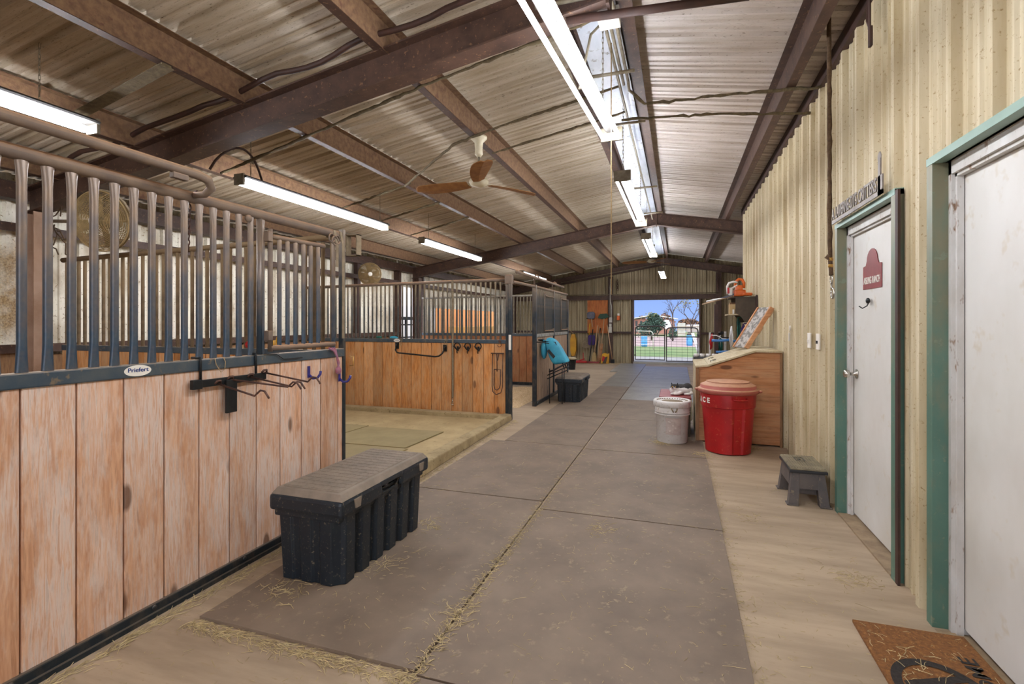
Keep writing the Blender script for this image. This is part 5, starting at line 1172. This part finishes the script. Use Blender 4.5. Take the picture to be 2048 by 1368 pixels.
for z in (.39, .36): mb.lathe([(.187, 0), (.200, .003), (.200, .009), (.187, .012)], (0, 0, z), 40)
mb.build('reinforcing_ring', M['white_plastic'], t, world=False)
# red topped stand with cat
t = thing('red_top_stand', (-.02, 6.85, 0), 'small stand with a red top behind the white bucket', 'stand')
mb = MB(); mb.box((-.22, 6.5, .47), (.16, 7.22, .50), .008); mb.build('top', M['maroon'], t)
for x in (-.205, .14):
    for y in (6.52, 7.18): mb = MB(); mb.box((x-.012, y-.012, .0), (x+.012, y+.012, .47)); mb.build('leg', M['cabinet'], t)
mb = MB(); mb.box((-.19, 6.56, .20), (.175, 7.15, .44), .02); mb.build('bin', M['cream'], t)
mb = MB(); mb.box((-.17, 6.6, .03), (.15, 7.1, .19), .02); mb.build('lower_crate', M['black'], t)
def cat_mat():
    m_, t_, b = _nt('cat fur'); b.inputs['Roughness'].default_value = .9
    tcn = t_.nodes.new('ShaderNodeTexCoord'); o = tcn.outputs['Object']; sp = t_.nodes.new('ShaderNodeSeparateXYZ'); t_.links.new(o, sp.inputs[0])
    nz = noise(t_, o, 18, 4); f = math_(t_, 'ADD', sp.outputs[2], mrange(t_, nz, .3, .7, -.025, .025))
    f = math_(t_, 'ADD', f, math_(t_, 'MULTIPLY', sp.outputs[1], .25))
    fine = noise(t_, mapping(t_, o, (1, 1, 1)), 160, 3); dark = mixc(t_, mrange(t_, fine, .4, .6), lin('3c3836'), lin('241f1e'))
    col = mixc(t_, mrange(t_, f, .072, .080), lin('dcd6d2'), dark); t_.links.new(col, b.inputs['Base Color']); bump(t_, b, fine, .6, .004); return m_
t = thing('cat', (.02, 6.72, .502), 'grey and white cat curled up on the red topped stand', 'cat')
mb = MB()
mb.ell((.03, .05, .062), (.125, .095, .066)); mb.ell((.10, .05, .075), (.065, .075, .07)); mb.ell((-.05, .01, .055), (.07, .075, .055))
mb.ell((-.055, -.03, .095), (.050, .046, .042)); mb.ell((-.070, -.068, .082), (.024, .022, .018)); mb.ell((-.05, .0, .075), (.05, .05, .05))
for dx, a in ((-.032, -.25), (.032, .25)):
    c = Vector((-.055+dx, -.020, .125)); tv = [c+Vector((-.017, 0, -.008)), c+Vector((.017, 0, -.008)), c+Vector((0, .016, -.006)), c+Vector((math.sin(a)*.02, -.002, .040))]; mb._new(tv, [(0, 1, 3), (1, 2, 3), (2, 0, 3), (0, 2, 1)])
mb.tube([(-.02, -.03, .035), (-.05, -.075, .022), (-.085, -.09, .018)], [.024, .018, .014], 8); mb.ell((-.09, -.092, .017), (.018, .014, .013)); mb.tube([(.02, -.03, .03), (-.01, -.085, .02), (-.045, -.10, .016)], [.024, .017, .014], 8); mb.ell((-.05, -.10, .016), (.016, .014, .012))
mb.tube([(.13, .06, .04), (.15, -.01, .025), (.11, -.06, .02), (.06, -.075, .018)], [.022, .018, .016, .011], 8)
cb_ = mb.build('body', cat_mat(), t, world=False); md = cb_.modifiers.new('r', 'REMESH'); md.mode = 'VOXEL'; md.voxel_size = .005; md.use_smooth_shade = True; md = cb_.modifiers.new('s', 'SMOOTH'); md.factor = .5; md.iterations = 3
mb = MB()
for dx in (-.021, .019): mb.ell((-.062+dx, -.070, .104), (.007, .005, .007), 10, 8)
mb.build('eyes', M['yellow'], t, world=False)
mb = MB(); mb.ell((-.072, -.090, .086), (.006, .004, .004), 8, 6); mb.build('nose', M['pinkrope'], t, world=False)
# step stool
t = thing('step_stool', (.97, 4.60, 0), 'dusty dark plastic step stool with a ribbed top beside the green door casing', 'step stool')
X0, X1, YA, YB2, H_ = .85, 1.075, 4.40, 4.80, .285
def quadleg(mb, cx, cy, dx, dy):
    w0, w1 = .070, .060; z0, z1 = 0, H_-.03; sp_ = .03
    bx, by = cx+dx*sp_, cy+dy*sp_
    v = []
    for (x, y, w_, z) in ((bx, by, w0, z0), (cx, cy, w1, z1)):
        for i, j in ((0, 0), (1, 0), (1, 1), (0, 1)): v.append((x-dx*w_*i, y-dy*w_*j, z))
    mb._new(v, [(0, 3, 2, 1), (4, 5, 6, 7), (0, 1, 5, 4), (1, 2, 6, 5), (2, 3, 7, 6), (3, 0, 4, 7)]); mb.box((bx-dx*w0-.0*dx, by-dy*w0, 0), (bx+dx*.012, by+dy*.012, .012), .004)
for dx, cx in ((-1, X0), (1, X1)):
    for dy, cy in ((-1, YA), (1, YB2)): mb = MB(); quadleg(mb, cx, cy, dx, dy); mb.build('leg', M['stool'], t, bev=.004)
mb = MB()
for (p0, p1, o) in (((X0-.012, YA+.05), (X0-.012, YB2-.05), (.012, 0)), ((X1, YA+.05), (X1, YB2-.05), (.012, 0))): mb.box((p0[0], p0[1], .14), (p1[0]+o[0], p1[1], H_-.025))
for y in (YA-.012, YB2): mb.box((X0+.05, y, .13), (X1-.05, y+.012, H_-.025))
mb.build('apron', M['stool'], t)
mb = MB(); mb.box((X0+.03, YA+.05, .07), (X1-.03, YB2-.05, .20), .01); mb.build('storage_tub', M['stool'], t)
mb = MB(); mb.box((X0-.018, YA-.018, H_-.035), (X1+.018, YB2+.018, H_-.012), .005); mb.build('lid_rim', M['black'], t)
mb = MB(); mb.box((X0-.012, YA-.012, H_-.012), (X1+.012, YB2+.012, H_+.004), .005)
for i in range(13): mb.box((X0-.002+i*.0185, YA+.0, H_+.004), (X0+.007+i*.0185, YB2, H_+.008))
mb.build('step_top', M['stool_top'], t)
mb = MB(); q = H_+.0085
for a, b in (((X0+.07, YA+.20, q), (X0+.075, YA+.31, q+.002)), ((X0+.13, YA+.20, q), (X0+.135, YA+.31, q+.002)), ((X0+.07, YA+.20, q), (X0+.135, YA+.206, q+.002)), ((X0+.07, YA+.305, q), (X0+.135, YA+.31, q+.002))): mb.box(a, b)
mb.ell((X0+.10, YA+.255, q), (.014, .012, .004)); mb.build('grip_recess', M['black'], t)
# doormat
t = thing('doormat', (.995, 2.33, 0), 'brown coir doormat with black oval and letters before the nearest white door', 'doormat')
mb = MB(); mb.box((.785, 1.93, .0005), (1.215, 2.755, .016), .004); mb.build('mat', M['coir'], t)
mb = MB(); n = 48; cx, cy = .965, 2.31
vs = []
for k in range(n):
    a = 2*PI*k/n; vs += [(cx+.165*math.cos(a), cy+.20*math.sin(a), .0185), (cx+.130*math.cos(a), cy+.160*math.sin(a), .0185)]
mb._new(vs, [(2*k, (2*k+2) % (2*n), (2*k+3) % (2*n), 2*k+1) for k in range(n)])
mb.build('black_ring', M['coir_black'], t)
mm = frame((cx+.01, cy+.02, .0187), (0, 1, 0), (-1, 0, 0)); text_mb('A', .34, .0003, mm, bold=.002).build('monogram', M['coir_black'], t)
mm = frame((1.145, 2.32, .0187), (0, 1, 0), (-1, 0, 0)); tb = text_mb('WELCOME', .085, .0003, mm, bold=.001)
ys = [v.co.y for v in tb.bm.verts]; a, b = min(ys), max(ys)
for v in tb.bm.verts: v.co.y = 2.06+(v.co.y-a)/(b-a)*.52
tb.build('lettering', M['coir_black'], t)
# wall plates
for y, lab, m_ in ((5.15, 'blank white wall plate', None), (4.85, 'white wall switch plate nearest the door', 'black')):
    t = thing('wall_plate', (XR-.005, y, 1.19), lab+' on the ribbed right wall', 'wall plate')
    mb = MB(); mb.box((XR-.012, y-.045, 1.19), (XR+.001, y+.045, 1.325), .003); mb.build('plate', M['offwhite'], t)
    mb = MB(); mb.box((XR-.022, y-.012, 1.24), (XR-.011, y+.012, 1.265)); mb.build('switch_toggle', M[m_ or 'offwhite'], t)
t = thing('valve_cover', (XR, 6.1, 1.25), 'small white bracket and stain on the ribbed wall above the feed box end', 'bracket'); mb = MB(); mb.box((XR-.015, 5.98, 1.22), (XR, 6.01, 1.31), .004); mb.ell((XR, 6.0, 1.36), (.008, .03, .03)); mb.build('bracket', M['white_metal'], t)
# cross tie rope on the right
t = thing('cross_tie', (1.0, 3.97, 1.67), 'thick dusty rope with brass clamps and a snap hanging beside the far white door', 'cross tie')
P_ = [(1.0+random.uniform(-.002, .002), 3.99-.02*(i/30), 3.60-(3.60-1.86)*i/30) for i in range(31)]
mb = MB(); mb.tube(P_, [.014*random.uniform(.9, 1.15) for _ in P_], 8); mb.build('rope', M['rope_brown'], t)
mb = MB(); mb.tube([(1.0, 3.97, 1.885), (.985, 3.975, 1.87), (1.0, 3.965, 1.855), (1.005, 3.965, 1.77), (1.005, 3.96, 1.745)], [.016, .018, .014, .013, .014], 8); mb.build('rope_end', M['rope_brown'], t)
for z in (1.845, 1.80): mb = MB(); mb.lathe([(0, 0), (.016, 0), (.016, .022), (0, .022)], (1.003, 3.966, z), 12); mb.build('brass_clamp', M['brass'], t)
mb = MB(); mb.tube(arc((1.005, 3.955, 1.715), .026, PI/2, PI*2.45, 16, 'yz'), .004, 6); mb.tube([(1.005, 3.945, 1.69), (1.0, 3.935, 1.665), (1.0, 3.925, 1.65)], .006, 6); mb.tube(arc((1.0, 3.905, 1.618), .034, PI*.4, PI*2.2, 16, 'yz'), .006, 6); mb.build('snap', M['chrome'], t)
mb = MB(); mb.box((1.085, 3.49, 3.18), (1.092, 3.525, 3.5)); mb.box((1.08, 3.475, 3.06), (1.098, 3.51, 3.18), .006); mb.tube([(1.09, 3.51, 3.18), (1.085, 3.54, 3.24), (1.09, 3.53, 3.35)], .006, 5); tag(mb.build('hanging_strap', M['steel_dark']), 'dark strap with a buckle hanging high on the right wall', 'strap')
# cabinet with chainsaw
t = thing('wall_cabinet', (.98, 8.7, 1.42), 'dark brown board cabinet with curved sides hung on the right wall', 'cabinet')
CP = [(1.115, 1.42), (1.115, 1.80), (.84, 1.80), (.84, 1.56), (.875, 1.545), (.92, 1.50), (.955, 1.45), (.965, 1.42)]
for y in (8.30, 8.96): mb = MB(); mb.prism(CP, y, y+.02, 'y'); mb.build('side_panel', M['cabinet'], t)
mb = MB(); mb.box((.78, 8.29, 1.80), (1.13, 9.0, 1.815)); mb.build('top_board', M['cabinet'], t)
mb = MB(); mb.box((.74, 8.322, 1.535), (1.11, 8.958, 1.55)); mb.build('shelf', M['plywood_top'], t)
mb = MB(); mb.box((1.10, 8.32, 1.42), (1.12, 8.98, 1.80)); mb.build('back_panel', M['cabinet'], t)
mb = MB(); mb.box((1.115, 8.24, 1.38), (1.138, 8.31, 1.83)); mb.build('wall_batten', M['steel_dark'], t)
for y0, x0, m_, z1, lab in ((8.36, .76, 'card', 1.70, 'tan cardboard box on the shelf of the brown cabinet'), (8.55, .80, 'plum', 1.66, 'purple package on the shelf of the brown cabinet'), (8.72, .80, 'timber', 1.74, 'brown box at the far end of the cabinet shelf')):
    mb = MB(); mb.box((x0, y0, 1.551), (x0+.12, y0+.15, z1), .004); tag(mb.build('small_box', M[m_]), lab, 'box')
mb = MB(); mb.box((.80, 8.33, 1.551), (.825, 8.345, 1.62)); tag(mb.build('plastic_bag', M['white_plastic']), 'thin white card at the cabinet shelf edge', 'card')
t = thing('chainsaw', (.80, 8.55, 1.816), 'orange and white chainsaw lying on top of the brown cabinet', 'chainsaw')
mb = MB(); mb.box((.83, 8.42, 1.825), (1.0, 8.60, 1.93), .025); mb.box((.86, 8.42, 1.90), (.96, 8.58, 2.0), .03); mb.box((.95, 8.40, 1.83), (1.09, 8.52, 1.88), .02); mb.build('engine_cover', M['orange'], t)
mb = MB(); mb.tube([(.85, 8.45, 1.97), (.86, 8.45, 2.05), (.90, 8.45, 2.09), (.95, 8.45, 2.08), (.975, 8.45, 2.03), (.97, 8.45, 1.95)], .022, 8); mb.build('rear_handle', M['orange'], t)
mb = MB(); mb.tube([(.74, 8.44, 1.86), (.735, 8.44, 1.98), (.76, 8.44, 2.03), (.82, 8.44, 2.05), (.88, 8.44, 2.04)], .018, 8); mb.box((.755, 8.42, 1.84), (.81, 8.50, 1.96), .012); mb.tube([(.80, 8.44, 1.95), (.88, 8.44, 2.0)], .015, 6); mb.build('front_guard', M['white_plastic'], t)
mb = MB(); mb.box((.735, 8.41, 1.87), (.765, 8.43, 1.96), .004); mb.build('red_badge', M['red'], t)
mb = MB(); mb.prism([(.62, 1.80), (.70, 1.83), (.83, 1.87), (.83, 1.845), (.72, 1.80)], 8.43, 8.44, 'y'); mb.build('guide_bar', M['grey_steel'], t)
for i, (a, b, m_, lab) in enumerate((((.46, 10.3, 1.77), (.78, 8.5, 1.825), 'handle', 'pale stick lying from the cabinet top to the tall post'), ((.50, 9.6, 1.80), (.80, 8.6, 1.83), 'white_plastic', 'white pole lying on the cabinet top'))):
    mb = MB(); mb.tube([a, b], .014, 8); tag(mb.build('wooden_pole', M[m_]), lab, 'pole')
# hanging gear under the cabinet
mb = MB(); mb.tube([(1.03, 8.34, 1.42), (.99, 8.33, 1.33), (.965, 8.33, 1.24), (.985, 8.33, 1.17), (1.035, 8.33, 1.155), (1.08, 8.33, 1.20), (1.09, 8.33, 1.30), (1.08, 8.34, 1.42)], .009, 7); mb.tube([(1.045, 8.35, 1.42), (1.02, 8.35, 1.28), (1.04, 8.35, 1.13)], .009, 7); tag(mb.build('coiled_rope', M['rope_beige']), 'beige rope loops hanging below the brown cabinet', 'rope')
def bundle(name, c, z0, z1, n, m_, lab, cat, sp_=.03, w_=.012):
    r = random.Random(int(c[0]*1000)); mb = MB()
    for k in range(n):
        x, y = c[0]+r.uniform(-sp_, sp_), c[1]+r.uniform(-.04, .04); mb.tube([(1.17 if (c[0] > .9 and c[1] < 9) else c[0], c[1], z1+(.01 if c[0] > .9 else 0)), (c[0], c[1], z1), (x, y, z1-.08), (x+r.uniform(-.02, .02), y, (z0+z1)/2), (x+r.uniform(-.01, .01), y, z0+r.uniform(0, .08))], w_, 6)
    return tag(mb.build(name, M[m_]), lab, cat)
bundle('lead_rope', (.99, 8.62, 0), 1.03, 1.40, 7, 'plum', 'bundle of purple straps hanging under the brown cabinet', 'rope')
bundle('halter', (.93, 8.85, 0), 1.08, 1.50, 6, 'tealdark', 'dark teal halter straps hanging under the brown cabinet', 'halter')
bundle('halter', (.86, 9.1, 0), 1.0, 1.36, 4, 'white_plastic', 'white straps hanging beyond the brown cabinet', 'halter', .02)
mb = MB(); mb.tube([(1.17, 9.6, 1.05), (.86, 9.6, 1.11), (.72, 9.6, 1.095), (.58, 9.6, 1.10)], .024, 10); t = tag(mb.build('padded_saddle_holder', M['blue']), 'blue padded saddle rack arm sticking out beyond the cabinet', 'saddle rack')
mb = MB(); mb.tube([(1.17, 9.75, .85), (.92, 9.75, .90), (.66, 9.75, .885)], .022, 10); tag(mb.build('padded_saddle_holder', M['blue']), 'lower blue padded saddle rack arm just above the feed box', 'saddle rack')
mb = MB(); mb.tube([(.58, 9.62, 1.19), (.66, 9.62, 1.19), (.76, 9.62, 1.13), (.86, 9.62, 1.12)], .009, 6); tag(mb.build('white_hook', M['white_plastic']), 'white curved hook above the blue padded arm', 'hook')
mb = MB(); mb.box((.69, 10.6, 0), (.765, 10.68, 1.78), .004); tag(mb.build('square_post', M['steel_dark']), 'dark square post beyond the cabinet at the end of the right wall', 'post')
bundle('halter', (.64, 10.45, 0), .88, 1.20, 5, 'red', 'red halter hanging left of the dark square post', 'halter', .03)
for i, (x, m_, w_, lab) in enumerate(((.62, 'white_plastic', .035, 'left of the dark square post'), (.80, 'white_plastic', .06, 'right of the dark square post'), (.905, 'white_plastic', .045, 'second from the dark square post'), (1.03, 'cream', .06, 'nearest the end of the right wall'))):
    mb = MB(); mb.box((x-w_/2, 10.82, .0), (x+w_/2, 10.85, 1.22+.01*i), .004); tag(mb.build('pale_plank', M[m_]), 'pale upright board '+lab, 'board', 'pale upright boards')
bundle('halter', (.82, 10.72, 0), .80, 1.14, 6, 'tealdark', 'green halter hanging before the pale upright boards', 'halter', .04)
mb = MB()
for dx in (-.04, -.015, .015, .045): mb.ell((.80+dx, 10.70, 1.20+dx*.3), (.02, .02, .035))
mb.tube([(.72, 10.70, 1.13), (.98, 10.70, 1.12)], .010, 6); tag(mb.build('bit_hanger', M['black']), 'black bridle parts on a bar before the pale upright boards', 'bridle')
mb = MB(); mb.tube([(.98, 9.3, 1.22), (.98, 9.3, .92)], .008, 6); mb.tube([(.90, 9.3, 1.02), (1.17, 9.3, 1.02)], .008, 6); tag(mb.build('bridle_hook', M['blackmetal']), 'black cross shaped bridle hook beneath the cabinet', 'hook')
# chain loops on far post
mb = MB(); chain(mb, (1.27, YB-.17, 3.0), (1.27, YB-.17, 2.5), 7, .03, .008); tag(mb.build('hanging_chain', M['rust']), 'chain loops hanging on the steel column right of the far doorway', 'chain')
mb = MB(); chain(mb, (-2.02, YB-.02, 2.95), (-2.0, YB-.02, 2.55), 6, .03, .008); tag(mb.build('hanging_chain', M['rust']), 'chain loops hanging above the far doorway at its left', 'chain')

# ================================================================== LOOSE STRAW
rs = random.Random(21); mb = MB()
def straw(x, y, z, L, a, tilt=0, w_=.0014):
    d = Vector((math.cos(a), math.sin(a), tilt)); s_ = Vector((-math.sin(a), math.cos(a), 0))*w_; b = Vector((x, y, z)); m_ = b+d*L*.5+Vector((rs.gauss(0, .06)*L, rs.gauss(0, .06)*L, .002)); e = b+d*L
    u = Vector((0, 0, w_))
    vs = [b-s_, b+s_, b+u, m_-s_, m_+s_, m_+u, e-s_, e+s_, e+u]
    mb._new(vs, [(0, 1, 4, 3), (3, 4, 7, 6), (1, 2, 5, 4), (4, 5, 8, 7), (2, 0, 3, 5), (5, 3, 6, 8), (0, 2, 1), (6, 7, 8)])
def z_at(x, y): return .0185 if (-2.17 < x < -1.005 or -.985 < x < .285) and y > 1.80 else .0015
for _ in range(900):   # along the centre joint
    y = 1.6+abs(rs.gauss(0, 1.6)); x = -.995+rs.gauss(0, .018+.01*rs.random()); straw(x, y, .0185, rs.uniform(.008, .04), rs.uniform(0, PI))
for _ in range(800):   # along the front edges of the mats
    x = rs.uniform(-2.2, -.98); straw(x, 1.77+rs.gauss(0, .02)-abs(rs.gauss(0, .02)), .003, rs.uniform(.01, .05), rs.gauss(0, .6))
for _ in range(900):    # beside the stall base
    y = rs.uniform(.5, 3.2); straw(-2.36+abs(rs.gauss(0, .035)), y, .002, rs.uniform(.01, .06), PI/2+rs.gauss(0, .5), rs.uniform(0, .2))
for _ in range(1600):
    x, y = rs.uniform(-2.3, 1.05), 1.1+abs(rs.gauss(0, 2.6)); L = rs.uniform(.006, .03) if rs.random() < .85 else rs.uniform(.03, .09); straw(x, y, z_at(x, y), L, rs.uniform(0, 2*PI), 0, .0011)
for _ in range(500): x, y = .3+rs.gauss(0, .03), rs.uniform(2, 7); straw(x, y, .002, rs.uniform(.006, .035), rs.uniform(0, PI))
for _ in range(900): y = rs.uniform(3.6, 6.9); straw(-2.19-.02*(y-3.3)+abs(rs.gauss(0, .04)), y, .004, rs.uniform(.008, .04), rs.uniform(0, PI))
for cx_, cy_, n_ in ((.78, 6.2, 60), (-.18, 6.1, 160), (.25, 5.7, 80), (.93, 3.22, 60), (.9, 2.5, 22), (-1.95, 2.12, 70), (-1.62, 2.5, 50), (-1.63, 3.1, 50), (-1.0, 2.2, 60), (.5, 4.0, 30), (-.5, 3.4, 50)):
    for _ in range(n_): x, y = cx_+rs.gauss(0, .06), cy_+rs.gauss(0, .06); straw(x, y, z_at(x, y)+(.018 if abs(x-1) < .2 and 1.95 < y < 2.74 else 0), rs.uniform(.01, .07), rs.uniform(0, 2*PI), rs.uniform(0, .1))
for _ in range(90): x, y = rs.uniform(.8, 1.2), rs.uniform(2.0, 2.74); straw(x, y, .019, rs.uniform(.008, .05), rs.uniform(0, 2*PI), 0, .001)
for _ in range(400): x = -2.5-abs(rs.gauss(0, .8)); y = rs.uniform(17, 17.8); straw(rs.uniform(-3.2, -1.6), y, .003, rs.uniform(.02, .1), rs.uniform(0, PI), .1, .003)
tag(mb.build('loose_straw', M['straw']), 'loose straw and hay stems scattered over the aisle floor and mats', 'straw', kind='stuff')
